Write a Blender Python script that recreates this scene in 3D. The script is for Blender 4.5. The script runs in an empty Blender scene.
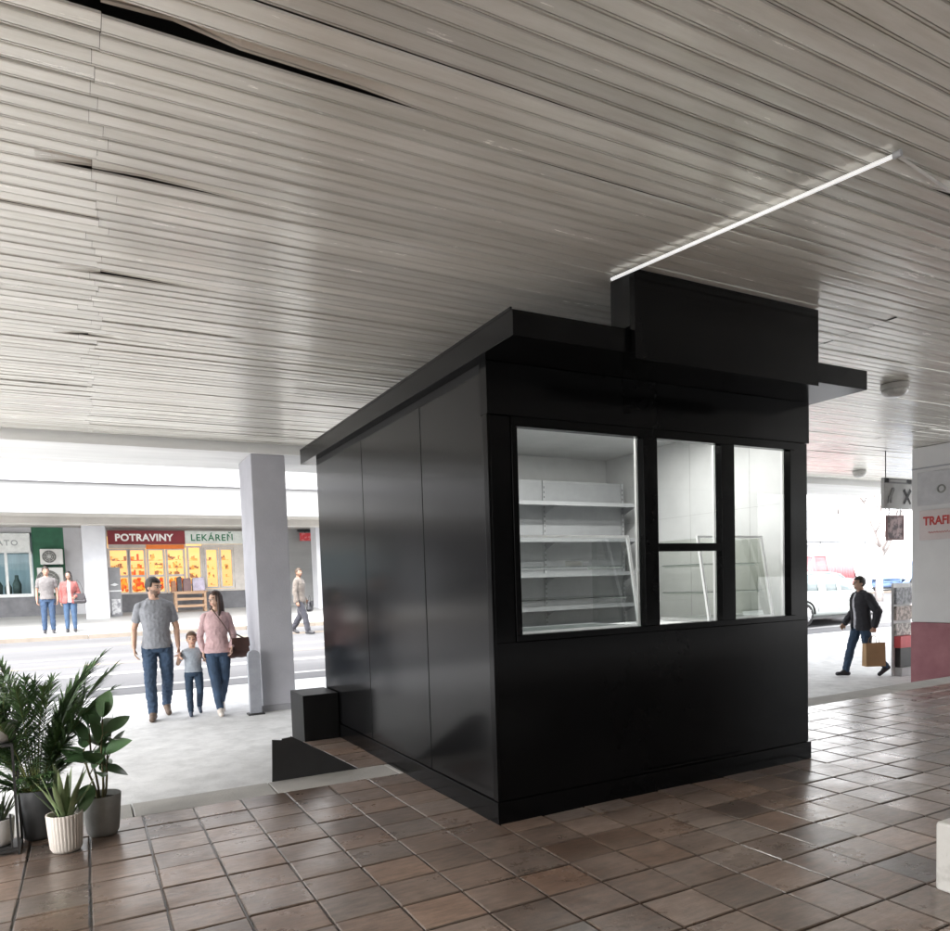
import bpy, bmesh, math, random
from mathutils import Vector, Matrix, noise
random.seed(7)
R = math.radians
PI = math.pi
scene = bpy.context.scene
col = scene.collection

# ------------------------------------------------------------------ materials
def new_mat(name):
    m = bpy.data.materials.new(name); m.use_nodes = True
    nt = m.node_tree
    b = nt.nodes['Principled BSDF']
    return m, nt, b

def nd(nt, typ, **kw):
    n = nt.nodes.new(typ)
    for k, v in kw.items():
        if k in n.inputs: n.inputs[k].default_value = v
        else: setattr(n, k, v)
    return n

def rgb(c): return (c[0], c[1], c[2], 1.0)

def mat(name, c, rough=.6, c2=None, scale=6.0, metal=0.0, bump=0.0, bscale=40.0, rvar=0.0, coat=0.0,
        stretch=None, spec=.5, detail=6.0, emis=None, estr=0.0, attr=None, lo=.35, hi=.68, sheen=0):
    """noise-varied principled material; attr = a colour attribute multiplied in"""
    m, nt, b = new_mat(name)
    L = nt.links.new
    tc = nd(nt, 'ShaderNodeTexCoord')
    mp = nd(nt, 'ShaderNodeMapping'); L(tc.outputs['Object'], mp.inputs['Vector'])
    if stretch: mp.inputs['Scale'].default_value = stretch
    if c2 is None: c2 = tuple(min(1, x * .82) for x in c)
    n1 = nd(nt, 'ShaderNodeTexNoise', Scale=scale, Detail=detail, Roughness=.62); L(mp.outputs[0], n1.inputs['Vector'])
    rp = nd(nt, 'ShaderNodeValToRGB')
    rp.color_ramp.elements[0].position = lo; rp.color_ramp.elements[0].color = rgb(c2)
    rp.color_ramp.elements[1].position = hi; rp.color_ramp.elements[1].color = rgb(c)
    L(n1.outputs['Fac'], rp.inputs['Fac'])
    out = rp.outputs['Color']
    if attr:
        a = nd(nt, 'ShaderNodeVertexColor'); a.layer_name = attr
        mx = nd(nt, 'ShaderNodeMix', data_type='RGBA', blend_type='MULTIPLY'); mx.inputs[0].default_value = 1.0
        L(out, mx.inputs[6]); L(a.outputs['Color'], mx.inputs[7]); out = mx.outputs[2]
    L(out, b.inputs['Base Color'])
    b.inputs['Roughness'].default_value = rough
    b.inputs['Metallic'].default_value = metal
    b.inputs['Specular IOR Level'].default_value = spec
    if sheen: b.inputs['Sheen Weight'].default_value = sheen
    if coat:
        b.inputs['Coat Weight'].default_value = coat; b.inputs['Coat Roughness'].default_value = .08
    if rvar:
        n2 = nd(nt, 'ShaderNodeTexNoise', Scale=scale * 2.3, Detail=5.0); L(mp.outputs[0], n2.inputs['Vector'])
        mr = nd(nt, 'ShaderNodeMapRange'); mr.inputs['From Min'].default_value = .3; mr.inputs['From Max'].default_value = .7
        mr.inputs['To Min'].default_value = max(.02, rough - rvar); mr.inputs['To Max'].default_value = min(1, rough + rvar)
        L(n2.outputs['Fac'], mr.inputs['Value']); L(mr.outputs[0], b.inputs['Roughness'])
    if bump:
        n3 = nd(nt, 'ShaderNodeTexNoise', Scale=bscale, Detail=6.0); L(mp.outputs[0], n3.inputs['Vector'])
        bp = nd(nt, 'ShaderNodeBump', Strength=bump, Distance=.01); L(n3.outputs['Fac'], bp.inputs['Height'])
        L(bp.outputs[0], b.inputs['Normal'])
    if emis:
        b.inputs['Emission Color'].default_value = rgb(emis); b.inputs['Emission Strength'].default_value = estr
    return m

def glass_mat(name, tint=(1, 1, 1), refl=1.0, rough=.0, ior=1.45):
    m, nt, b = new_mat(name); nt.nodes.remove(b); L = nt.links.new
    o = nt.nodes['Material Output']
    t = nd(nt, 'ShaderNodeBsdfTransparent'); t.inputs['Color'].default_value = rgb(tint)
    g = nd(nt, 'ShaderNodeBsdfGlossy'); g.inputs['Roughness'].default_value = rough
    lw = nd(nt, 'ShaderNodeLayerWeight'); lw.inputs['Blend'].default_value = .5      # same from both sides of the sheet
    pw = nd(nt, 'ShaderNodeMath', operation='POWER'); pw.inputs[1].default_value = 5.0; L(lw.outputs['Facing'], pw.inputs[0])
    f = nd(nt, 'ShaderNodeMath', operation='MULTIPLY_ADD'); f.inputs[1].default_value = .92; f.inputs[2].default_value = .075; L(pw.outputs[0], f.inputs[0])
    mu = nd(nt, 'ShaderNodeMath', operation='MULTIPLY'); mu.inputs[1].default_value = refl; mu.use_clamp = True; L(f.outputs[0], mu.inputs[0])
    mx = nd(nt, 'ShaderNodeMixShader'); L(mu.outputs[0], mx.inputs[0]); L(t.outputs[0], mx.inputs[1]); L(g.outputs[0], mx.inputs[2])
    L(mx.outputs[0], o.inputs['Surface'])
    return m

# ------------------------------------------------------------------ mesh builder
ORIGIN = {}
def _link(o, parent):
    col.objects.link(o)
    if parent is not None: o.parent = parent
    return o

def thing(name, label, cat, loc=(0, 0, 0), rz=0.0, group=None, local=False):
    o = bpy.data.objects.new(name, None); col.objects.link(o)
    o.empty_display_size = .1
    o.location = loc; o.rotation_euler = (0, 0, rz)
    o['label'] = label; o['category'] = cat
    if group: o['group'] = group
    ORIGIN[o.as_pointer()] = Vector((0, 0, 0)) if local else Vector(loc)
    return o

def tag(o, label, cat, group=None):
    o['label'] = label; o['category'] = cat
    if group: o['group'] = group
    return o

def struct(o, label=None):
    o['kind'] = 'structure'
    if label: o['label'] = label
    return o

def org(o):
    if o is None: return Vector((0, 0, 0))
    if o.type == 'EMPTY': return ORIGIN[o.as_pointer()]
    v = Vector((0, 0, 0))
    if o.parent is not None: return org(o.parent)
    return v

class MB:
    def __init__(s): s.v = []; s.f = []; s.c = []; s.cur = (1, 1, 1)
    def add(s, vs, fs):
        n = len(s.v); s.v += [tuple(p) for p in vs]; s.f += [tuple(i + n for i in f) for f in fs]
        s.c += [s.cur] * len(fs)
        return s
    def box(s, x0, x1, y0, y1, z0, z1):
        if x0 > x1: x0, x1 = x1, x0
        if y0 > y1: y0, y1 = y1, y0
        if z0 > z1: z0, z1 = z1, z0
        v = [(x0, y0, z0), (x1, y0, z0), (x1, y1, z0), (x0, y1, z0), (x0, y0, z1), (x1, y0, z1), (x1, y1, z1), (x0, y1, z1)]
        return s.add(v, [(0, 3, 2, 1), (4, 5, 6, 7), (0, 1, 5, 4), (1, 2, 6, 5), (2, 3, 7, 6), (3, 0, 4, 7)])
    def quad(s, a, b, c, d): return s.add([a, b, c, d], [(0, 1, 2, 3)])
    def prism(s, poly, axis, a, b):
        """poly: 2D points (ccw) in the plane normal to axis, extruded from a to b"""
        def P(p, t):
            return {'x': (t, p[0], p[1]), 'y': (p[0], t, p[1]), 'z': (p[0], p[1], t)}[axis]
        n = len(poly); v = [P(p, a) for p in poly] + [P(p, b) for p in poly]
        f = [tuple(range(n))[::-1], tuple(range(n, 2 * n))] + [(i, (i + 1) % n, (i + 1) % n + n, i + n) for i in range(n)]
        return s.add(v, f)
    def tube(s, pts, rad, n=10, cap=True, rx=1.0, up=None):
        pts = [Vector(p) for p in pts]
        if not hasattr(rad, '__len__'): rad = [rad] * len(pts)
        vs = []; prev = None
        for i, p in enumerate(pts):
            d = (pts[min(i + 1, len(pts) - 1)] - pts[max(i - 1, 0)])
            d = d.normalized() if d.length > 1e-9 else Vector((0, 0, 1))
            if prev is None:
                a = Vector(up) if up else (Vector((0, 0, 1)) if abs(d.z) < .9 else Vector((1, 0, 0)))
            else: a = prev
            x = a - d * a.dot(d)
            if x.length < 1e-6: x = d.orthogonal()
            x.normalize(); y = d.cross(x); prev = x
            for k in range(n):
                t = 2 * PI * k / n
                vs.append(p + (x * math.cos(t) + y * math.sin(t) * rx) * rad[i])
        fs = []
        for i in range(len(pts) - 1):
            for k in range(n):
                a, b = i * n + k, i * n + (k + 1) % n
                fs.append((a, b, b + n, a + n))
        if cap:
            fs.append(tuple(range(n))[::-1]); fs.append(tuple(range((len(pts) - 1) * n, len(pts) * n)))
        return s.add(vs, fs)
    def capsule(s, a, b, ra, rb, n=14, fl=1.0, up=None):
        a = Vector(a); b = Vector(b); d = b - a
        if d.length < 1e-6: d = Vector((0, 0, 1e-4)); b = a + d
        d.normalize(); pts = []; r = []
        for k in range(0, 5):
            t = (k + .25) / 5 * PI / 2; pts.append(a - d * ra * math.cos(t)); r.append(ra * math.sin(t))
        pts += [a, b]; r += [ra, rb]
        for k in range(4, -1, -1):
            t = (k + .25) / 5 * PI / 2; pts.append(b + d * rb * math.cos(t)); r.append(rb * math.sin(t))
        return s.tube(pts, r, n, True, fl, up)
    def chain(s, pts, rad, n=14):
        for i in range(len(pts) - 1): s.capsule(pts[i], pts[i + 1], rad[i], rad[i + 1], n)
        return s
    def ell(s, c, r, n=16, m=10, M=None):
        c = Vector(c); vs = [];
        for i in range(m + 1):
            t = PI * i / m
            for k in range(n):
                p = 2 * PI * k / n
                q = Vector((r[0] * math.sin(t) * math.cos(p), r[1] * math.sin(t) * math.sin(p), -r[2] * math.cos(t)))
                if i in (0, m) : q = Vector((r[0] * .01 * math.cos(p), r[1] * .01 * math.sin(p), q.z))
                vs.append(c + (M @ q if M else q))
        fs = []
        for i in range(m):
            for k in range(n):
                a, b = i * n + k, i * n + (k + 1) % n
                fs.append((a, b, b + n, a + n))
        fs.append(tuple(range(n))[::-1]); fs.append(tuple(range(m * n, (m + 1) * n)))
        return s.add(vs, fs)
    def lathe(s, prof, c=(0, 0), n=40, flute=0.0, nfl=24):
        vs = []
        for (r, z) in prof:
            for k in range(n):
                t = 2 * PI * k / n
                rr = r * (1 - (flute * (.5 + .5 * math.cos(nfl * t)) if flute else 0))
                vs.append((c[0] + rr * math.cos(t), c[1] + rr * math.sin(t), z))
        fs = []
        for i in range(len(prof) - 1):
            for k in range(n):
                a, b = i * n + k, i * n + (k + 1) % n
                fs.append((a, b, b + n, a + n))
        fs.append(tuple(range(n))[::-1]); fs.append(tuple(range((len(prof) - 1) * n, len(prof) * n)))
        return s.add(vs, fs)
    def loft(s, rings):
        """rings of equal vertex count, closed, capped"""
        n = len(rings[0]); vs = [p for r in rings for p in r]; fs = []
        for i in range(len(rings) - 1):
            for k in range(n):
                a, b = i * n + k, i * n + (k + 1) % n
                fs.append((a, b, b + n, a + n))
        fs.append(tuple(range(n))[::-1]); fs.append(tuple(range((len(rings) - 1) * n, len(rings) * n)))
        return s.add(vs, fs)
    def build(s, name, m, parent=None, smooth=False, bevel=0.0, seg=2, color=False, angle=40, label=None):
        o0 = org(parent)
        me = bpy.data.meshes.new(name)
        me.from_pydata([tuple(Vector(p) - o0) for p in s.v], [], s.f)
        if color:
            ca = me.color_attributes.new('Col', 'FLOAT_COLOR', 'CORNER')
            data = []
            for p in me.polygons:
                c = s.c[p.index]
                data += [c[0], c[1], c[2], 1.0] * p.loop_total
            ca.data.foreach_set('color', data)
        me.update()
        if smooth:
            for p in me.polygons: p.use_smooth = True
        o = bpy.data.objects.new(name, me)
        for mm in (m if isinstance(m, (list, tuple)) else [m]): me.materials.append(mm)
        _link(o, parent)
        if bevel:
            bv = o.modifiers.new('bevel', 'BEVEL'); bv.width = bevel; bv.segments = seg; bv.limit_method = 'ANGLE'; bv.angle_limit = R(35)
            for p in me.polygons: p.use_smooth = True
            try: bv.harden_normals = True
            except Exception: pass
        if label: o['label'] = label
        return o

def islands(mb):
    par = list(range(len(mb.v)))
    def find(i):
        while par[i] != i: par[i] = par[par[i]]; i = par[i]
        return i
    for f in mb.f:
        r = find(f[0])
        for i in f[1:]: par[find(i)] = r
    g = {}
    for k, f in enumerate(mb.f): g.setdefault(find(f[0]), []).append(k)
    out = []
    for ks in g.values():
        m2 = MB(); mp = {}
        for k in ks:
            for i in mb.f[k]:
                if i not in mp: mp[i] = len(m2.v); m2.v.append(mb.v[i])
            m2.f.append(tuple(mp[i] for i in mb.f[k])); m2.c.append(mb.c[k])
        out.append(m2)
    return out
def each(mb, name, m, parent, **kw):
    """every separate piece becomes a part of its own"""
    return [q.build(name, m, parent, **kw) for q in islands(mb)]

def fix_normals(me):
    bm = bmesh.new(); bm.from_mesh(me); bmesh.ops.recalc_face_normals(bm, faces=bm.faces); bm.to_mesh(me); bm.free()

def text(name, s, size, loc, rot, m, parent, bold=0.0, extrude=.004, spacing=1.0, align='LEFT', sx=1.0):
    cu = bpy.data.curves.new(name + '_curve', 'FONT'); cu.body = s; cu.size = size; cu.extrude = extrude; cu.offset = bold
    cu.space_character = spacing; cu.align_x = align; cu.resolution_u = 4
    t = bpy.data.objects.new(name + '_tmp', cu); col.objects.link(t)
    dg = bpy.context.evaluated_depsgraph_get()
    me = bpy.data.meshes.new_from_object(t.evaluated_get(dg)); me.name = name
    bpy.data.objects.remove(t); bpy.data.curves.remove(cu)
    me.materials.clear(); me.materials.append(m)
    M = Matrix.Translation(Vector(loc) - org(parent)) @ Matrix.Rotation(rot[2], 4, 'Z') @ Matrix.Rotation(rot[0], 4, 'X') @ Matrix.Diagonal((sx, 1, 1, 1))
    me.transform(M)
    o = bpy.data.objects.new(name, me); _link(o, parent)
    return o

def remeshed(name, mb, m, parent, voxel=.008, smooth=2, colfn=None, disp=None, cut=None):
    """union of closed shapes as one continuous surface"""
    me0 = bpy.data.meshes.new('tmp'); me0.from_pydata([tuple(p) for p in mb.v], [], mb.f); me0.update(); fix_normals(me0)
    t = bpy.data.objects.new('tmp', me0); col.objects.link(t)
    md = t.modifiers.new('r', 'REMESH'); md.mode = 'VOXEL'; md.voxel_size = voxel; md.use_smooth_shade = True
    if smooth:
        sm = t.modifiers.new('s', 'SMOOTH'); sm.iterations = smooth; sm.factor = .5
    dg = bpy.context.evaluated_depsgraph_get()
    me = bpy.data.meshes.new_from_object(t.evaluated_get(dg)); me.name = name
    bpy.data.objects.remove(t); bpy.data.meshes.remove(me0)
    o0 = org(parent)
    if o0.length:
        me.transform(Matrix.Translation(-o0))
    if disp:
        vs = [v.co.copy() for v in me.vertices]; ns = [v.normal.copy() for v in me.vertices]
        for v, c, n in zip(me.vertices, vs, ns): v.co = c + n * disp(c)
    if cut:
        bm = bmesh.new(); bm.from_mesh(me)
        bmesh.ops.delete(bm, geom=[f for f in bm.faces if cut(f.calc_center_median())], context='FACES'); bm.to_mesh(me); bm.free()
    if colfn:
        ca = me.color_attributes.new('Col', 'FLOAT_COLOR', 'POINT')
        d = []
        for v in me.vertices:
            c = colfn(v.co); d += [c[0], c[1], c[2], 1.0]
        ca.data.foreach_set('color', d)
    for p in me.polygons: p.use_smooth = True
    me.materials.clear(); me.materials.append(m)
    o = bpy.data.objects.new(name, me); _link(o, parent)
    return o

def sstep(t):
    t = min(1.0, max(0.0, t)); return t * t * (3 - 2 * t)

def ground_z(x, y):
    if y < 6.0: z = -.08
    elif y < 10.5: z = -.05
    elif y < 22.6: z = -.05 + .0475 * (y - 10.5)
    elif y < 28: z = .525 + .075 * (y - 22.6)
    else: z = .93
    return z - .2 * sstep((x - 3) / 6) * (1 - sstep((y - 9) / 5)) * (1 if y >= 6.0 else 0)

# ------------------------------------------------------------------ camera, world, sun
CAM_H = 1.6
yaw, pitch, roll = .4915, -.0578, .0322
fwd0 = Vector((math.sin(yaw), math.cos(yaw), 0)); right0 = Vector((math.cos(yaw), -math.sin(yaw), 0)); up0 = Vector((0, 0, 1))
fwd = fwd0 * math.cos(pitch) + up0 * math.sin(pitch)
up1 = up0 * math.cos(pitch) - fwd0 * math.sin(pitch)
ex = right0 * math.cos(roll) - up1 * math.sin(roll)
ey = right0 * math.sin(roll) + up1 * math.cos(roll)
cd = bpy.data.cameras.new('camera'); cam = bpy.data.objects.new('camera', cd); col.objects.link(cam)
M = Matrix((ex, ey, -fwd)).transposed().to_4x4(); M.translation = Vector((0, 0, CAM_H))
cam.matrix_world = M
cd.sensor_width = 36; cd.sensor_fit = 'HORIZONTAL'; cd.lens = 36 * 723.51 / 950
cd.shift_y = (624.95 - 465.5) / 950
cd.clip_end = 1000; cd.clip_start = .05
scene.camera = cam

SUN_ELEV, SUN_AZ = R(48), R(-128)          # azimuth measured from +Y towards +X
w = bpy.data.worlds.new('World'); scene.world = w; w.use_nodes = True
nt = w.node_tree; bg = nt.nodes['Background']
sky = nd(nt, 'ShaderNodeTexSky'); sky.sky_type = 'NISHITA'; sky.sun_disc = False
sky.sun_elevation = SUN_ELEV; sky.sun_rotation = SUN_AZ; sky.air_density = 1.0; sky.dust_density = 3.5
hs = nd(nt, 'ShaderNodeHueSaturation', Saturation=.16, Value=7.8)
nt.links.new(sky.outputs[0], hs.inputs['Color']); nt.links.new(hs.outputs[0], bg.inputs['Color'])
bg.inputs['Strength'].default_value = .15
sd = bpy.data.lights.new('sun', 'SUN'); sd.energy = 3.4; sd.angle = R(20); sd.color = (1, .97, .92)
so = bpy.data.objects.new('sun', sd); col.objects.link(so)
sdir = Vector((math.sin(SUN_AZ) * math.cos(SUN_ELEV), math.cos(SUN_AZ) * math.cos(SUN_ELEV), math.sin(SUN_ELEV)))
so.rotation_euler = sdir.to_track_quat('Z', 'Y').to_euler(); so.location = (0, 20, 30)
scene.view_settings.view_transform = 'Standard'; scene.view_settings.look = 'None'; scene.view_settings.exposure = 0; scene.view_settings.gamma = 1
scene.cycles.use_denoising = True
scene.cycles.max_bounces = 8; scene.cycles.diffuse_bounces = 5; scene.cycles.use_adaptive_sampling = True; scene.cycles.adaptive_threshold = .02; scene.cycles.glossy_bounces = 4; scene.cycles.transparent_max_bounces = 12
scene.cycles.sample_clamp_indirect = 6
scene.cycles.caustics_reflective = False; scene.cycles.caustics_refractive = False
# ------------------------------------------------------------------ shared materials
M_black = mat('black_paint', (.004, .004, .0042), .17, (.003, .003, .0032), 3, spec=.09)
M_blackgloss = mat('black_gloss_panel', (.007, .007, .0073), .15, (.005, .005, .0053), 2, bump=.012, bscale=1.6, detail=2, spec=.15)
M_blackmatte = mat('black_matte', (.006, .006, .006), .5, (.004, .004, .004), 5, spec=.25)
M_white_in = mat('white_interior', (.72, .73, .73), .45, (.64, .65, .65), 3)
M_shelf = mat('grey_shelf_steel', (.38, .39, .40), .42, (.34, .35, .36), 8)
M_alu = mat('white_profile', (.82, .83, .83), .3, (.75, .76, .76), 10)
M_darkmetal = mat('dark_metal', (.03, .03, .03), .45)
M_concrete = mat('light_concrete', (.52, .52, .51), .85, (.40, .40, .39), .55, bump=.25, bscale=60, detail=10)
M_paint_white = mat('white_wall_paint', (.87, .87, .87), .8, (.80, .80, .80), 1.2, bump=.15, bscale=50)
M_paint_grey = mat('grey_wall_paint', (.50, .50, .53), .8, (.43, .43, .46), 1.3, bump=.15, bscale=50)

# ------------------------------------------------------------------ ground, road, kerbs (the setting)
def frange(a, b, n): return [a + (b - a) * i / n for i in range(n + 1)]
gx = [-300, -120, -60, -30, -15] + frange(-8, 26, 68) + [32, 40, 60, 120, 300]
gy = [-300, -100, -40, -15, 0, 5.99, 6.0] + frange(6.05, 10.5, 18) + frange(10.75, 14, 13) + frange(14.5, 28, 27) + [29, 35, 60, 120, 300]
mb = MB()
vs = [(x, y, ground_z(x, y)) for y in gy for x in gx]; n = len(gx)
fs = [(j * n + i, j * n + i + 1, (j + 1) * n + i + 1, (j + 1) * n + i) for j in range(len(gy) - 1) for i in range(n - 1)]
mb.add(vs, fs)

m, nt, b = new_mat('pale_concrete_ground'); L = nt.links.new
tc = nd(nt, 'ShaderNodeTexCoord')
n1 = nd(nt, 'ShaderNodeTexNoise', Scale=.35, Detail=8.0, Roughness=.65); L(tc.outputs['Object'], n1.inputs['Vector'])
n2 = nd(nt, 'ShaderNodeTexNoise', Scale=4.0, Detail=8.0, Roughness=.7); L(tc.outputs['Object'], n2.inputs['Vector'])
r1 = nd(nt, 'ShaderNodeValToRGB'); r1.color_ramp.elements[0].position = .3; r1.color_ramp.elements[0].color = rgb((.56, .56, .555)); r1.color_ramp.elements[1].position = .7; r1.color_ramp.elements[1].color = rgb((.76, .76, .755))
r2 = nd(nt, 'ShaderNodeValToRGB'); r2.color_ramp.elements[0].position = .35; r2.color_ramp.elements[0].color = rgb((.72, .72, .72)); r2.color_ramp.elements[1].position = .6; r2.color_ramp.elements[1].color = rgb((1, 1, 1))
mx = nd(nt, 'ShaderNodeMix', data_type='RGBA', blend_type='MULTIPLY'); mx.inputs[0].default_value = .8
L(n1.outputs['Fac'], r1.inputs[0]); L(n2.outputs['Fac'], r2.inputs[0]); L(r1.outputs[0], mx.inputs[6]); L(r2.outputs[0], mx.inputs[7])
L(mx.outputs[2], b.inputs['Base Color']); b.inputs['Roughness'].default_value = .8
n3 = nd(nt, 'ShaderNodeTexNoise', Scale=70.0, Detail=6.0); L(tc.outputs['Object'], n3.inputs['Vector'])
bp = nd(nt, 'ShaderNodeBump', Strength=.25, Distance=.01); L(n3.outputs['Fac'], bp.inputs['Height']); L(bp.outputs[0], b.inputs['Normal'])
M_ground = m
g = mb.build('ground', M_ground, smooth=True); struct(g, 'pale concrete ground around the passage and under the street')

def draped(name, y0, y1, m, label, lift, x0=-60, x1=60, ny=6, nx=120):
    mb = MB(); xs = frange(x0, x1, nx); ys = [y0 + (y1 - y0) * i / ny for i in range(ny + 1)]
    # follow the same breakpoints as the ground grid so that nothing dips under it
    for yb in gy:
        if y0 < yb < y1: ys.append(yb)
    xs += [x for x in gx if x0 < x < x1]
    xs = sorted(set(xs)); ys = sorted(set(ys)); n = len(xs)
    def gz(x, y):   # bilinear on the ground grid
        i = max(k for k in range(len(gx) - 1) if gx[k] <= x); j = max(k for k in range(len(gy) - 1) if gy[k] <= y)
        u = (x - gx[i]) / (gx[i + 1] - gx[i]); v = (y - gy[j]) / (gy[j + 1] - gy[j])
        a = ground_z(gx[i], gy[j]); b_ = ground_z(gx[i + 1], gy[j]); c = ground_z(gx[i], gy[j + 1]); d = ground_z(gx[i + 1], gy[j + 1])
        return (a * (1 - u) + b_ * u) * (1 - v) + (c * (1 - u) + d * u) * v
    mb.add([(x, y, gz(x, y) + lift) for y in ys for x in xs], [(j * n + i, j * n + i + 1, (j + 1) * n + i + 1, (j + 1) * n + i) for j in range(len(ys) - 1) for i in range(n - 1)])
    o = mb.build(name, m, smooth=True); struct(o, label); return o

M_road = mat('pale_worn_asphalt', (.15, .15, .155), .8, (.10, .10, .105), .5, bump=.25, bscale=80, stretch=(.35, 1.6, 1), detail=9)
M_line = mat('worn_road_paint', (.33, .33, .33), .7, (.20, .20, .20), 2.5, lo=.25, hi=.5)
M_kerb = mat('beige_kerb_stone', (.24, .205, .17), .85, (.18, .155, .13), 2)
draped('road', 12.4, 21.4, M_road, 'pale grey street with white lines along it', .004)
for y0, wd in ((13.1, .18), (14.76, .3), (17.4, .22)):
    draped('road_marking', y0 - wd / 2, y0 + wd / 2, M_line, 'worn white line painted along the street', .009, ny=2)
for y0, wd in ((16.2, .25), (19.7, .5)):
    draped('road_strip', y0 - wd / 2, y0 + wd / 2, M_kerb, 'brownish strip running along the street', .008, ny=2)
for i in range(1):
    mb = MB(); xs = frange(-60, 60, 60)
    for k in range(60):
        mb.box(xs[k] + .004, xs[k + 1] - .004, 21.4, 21.62, ground_z(0, 21.5) - .1, ground_z(0, 21.5) + .11)
    struct(mb.build('kerb', M_kerb, bevel=.012), 'stone kerb on the far side of the street')
draped('pavement', 21.62, 27.96, M_concrete, 'pale pavement in front of the shops across the street', .05)

# kerb strip between the tiles and the concrete, on the edge of the tiled floor
mb = MB(); xs = frange(-8, 14.6, 22)
for k in range(22): mb.box(xs[k] + .003, xs[k + 1] - .003, 5.70, 6.08, -.3, -.004)
struct(mb.build('kerb', mat('pale_concrete_kerb', (.47, .45, .42), .8, (.36, .345, .325), 2.2, bump=.3, bscale=50), bevel=.008), 'pale concrete edging along the tiled floor')
# tiled platform strip that continues along the kiosk's side
# ------------------------------------------------------------------ tiled floor
mb = MB(); PX, PY = .341, .299
mb.cur = (.34, .33, .32)
mb.quad((-8, -3.0, -.012), (14.6, -3.0, -.012), (14.6, 5.70, -.012), (-8, 5.70, -.012))
mb.quad((2.03, 6.08, -.010), (2.40, 6.08, -.010), (2.40, 7.5, -.010), (1.915, 7.5, -.010))
rnd = random.Random(3)
def tile(x0, y0, x1, y1):
    zc = rnd.gauss(0, .0013); tx = rnd.gauss(0, .0055); ty = rnd.gauss(0, .0055)
    cx, cy = (x0 + x1) / 2, (y0 + y1) / 2
    j = [rnd.uniform(-.003, .003) for _ in range(8)]
    g_ = .0045
    c4 = [(x0 + g_ + j[0], y0 + g_ + j[1]), (x1 - g_ + j[2], y0 + g_ + j[3]), (x1 - g_ + j[4], y1 - g_ + j[5]), (x0 + g_ + j[6], y1 - g_ + j[7])]
    f = lambda x, y, d: (x, y, zc + (x - cx) * tx + (y - cy) * ty + d)
    ins = []
    for (x, y) in c4: ins.append((x + (.006 if x < cx else -.006), y + (.006 if y < cy else -.006)))
    vs = [f(x, y, -.004) for x, y in c4] + [f(x, y, 0) for x, y in ins] + [f(x, y, -.03) for x, y in c4]
    v = rnd.gauss(1.0, .13); hu = rnd.gauss(0, .055)
    if rnd.random() < .05: v *= .7
    if rnd.random() < .05: v *= 1.25
    mb.cur = (v * (1 + hu), v, v * (1 - hu * .8))
    fs_ = [(4, 5, 6, 7), (0, 1, 5, 4), (1, 2, 6, 5), (2, 3, 7, 6), (3, 0, 4, 7), (8, 9, 1, 0), (9, 10, 2, 1), (10, 11, 3, 2), (11, 8, 0, 3)]
    mb.add(vs, fs_)
    for q in range(1, 9): mb.c[-q] = (.55, .53, .50)
ny_ = 29; nx_ = 66
for j in range(ny_):
    for i in range(nx_):
        x0 = -.066 - PX * 22 + i * PX; y1 = 5.695 - j * PY
        if x0 + PX > 14.55: continue
        tile(x0, y1 - PY, x0 + PX, y1)
for j in range(5):
    y0 = 6.085 + j * .283; sl0 = len(mb.v); tile(2.03, y0, 2.335, y0 + .283)
    for q in range(sl0, len(mb.v)):
        x_, y_, z_ = mb.v[q]
        if x_ < 2.1: mb.v[q] = (x_ - .085 * (y_ - 6.085), y_, z_)
m, nt, b = new_mat('worn_terracotta_tiles'); L = nt.links.new
tc = nd(nt, 'ShaderNodeTexCoord'); at = nd(nt, 'ShaderNodeVertexColor'); at.layer_name = 'Col'
n1 = nd(nt, 'ShaderNodeTexNoise', Scale=1.1, Detail=7.0, Roughness=.6); L(tc.outputs['Object'], n1.inputs['Vector'])
r1 = nd(nt, 'ShaderNodeValToRGB')
e = r1.color_ramp.elements; e[0].position = .33; e[0].color = rgb((.125, .088, .069)); e[1].position = .66; e[1].color = rgb((.245, .185, .15))
L(n1.outputs['Fac'], r1.inputs[0])
mp = nd(nt, 'ShaderNodeMapping'); mp.inputs['Scale'].default_value = (2.2, 9, 1); L(tc.outputs['Object'], mp.inputs['Vector'])
n2 = nd(nt, 'ShaderNodeTexNoise', Scale=3.2, Detail=9.0, Roughness=.72); L(mp.outputs[0], n2.inputs['Vector'])
r2 = nd(nt, 'ShaderNodeValToRGB'); e = r2.color_ramp.elements; e[0].position = .32; e[0].color = rgb((.6, .6, .6)); e[1].position = .68; e[1].color = rgb((1.36, 1.31, 1.27))
L(n2.outputs['Fac'], r2.inputs[0])
m1 = nd(nt, 'ShaderNodeMix', data_type='RGBA', blend_type='MULTIPLY'); m1.inputs[0].default_value = 1; L(r1.outputs[0], m1.inputs[6]); L(r2.outputs[0], m1.inputs[7])
m2 = nd(nt, 'ShaderNodeMix', data_type='RGBA', blend_type='MULTIPLY'); m2.inputs[0].default_value = 1; L(m1.outputs[2], m2.inputs[6]); L(at.outputs['Color'], m2.inputs[7])
L(m2.outputs[2], b.inputs['Base Color'])
n3 = nd(nt, 'ShaderNodeTexNoise', Scale=2.0, Detail=8.0, Roughness=.65); L(tc.outputs['Object'], n3.inputs['Vector'])
mr = nd(nt, 'ShaderNodeMapRange'); mr.inputs['From Min'].default_value = .3; mr.inputs['From Max'].default_value = .7; mr.inputs['To Min'].default_value = .20; mr.inputs['To Max'].default_value = .46
L(n3.outputs['Fac'], mr.inputs[0]); L(mr.outputs[0], b.inputs['Roughness'])
b.inputs['Specular IOR Level'].default_value = .6
b.inputs['Coat Roughness'].default_value = .2; b.inputs['Coat IOR'].default_value = 1.6
n5 = nd(nt, 'ShaderNodeTexNoise', Scale=3.1, Detail=9.0, Roughness=.7); L(tc.outputs['Object'], n5.inputs['Vector'])
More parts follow.
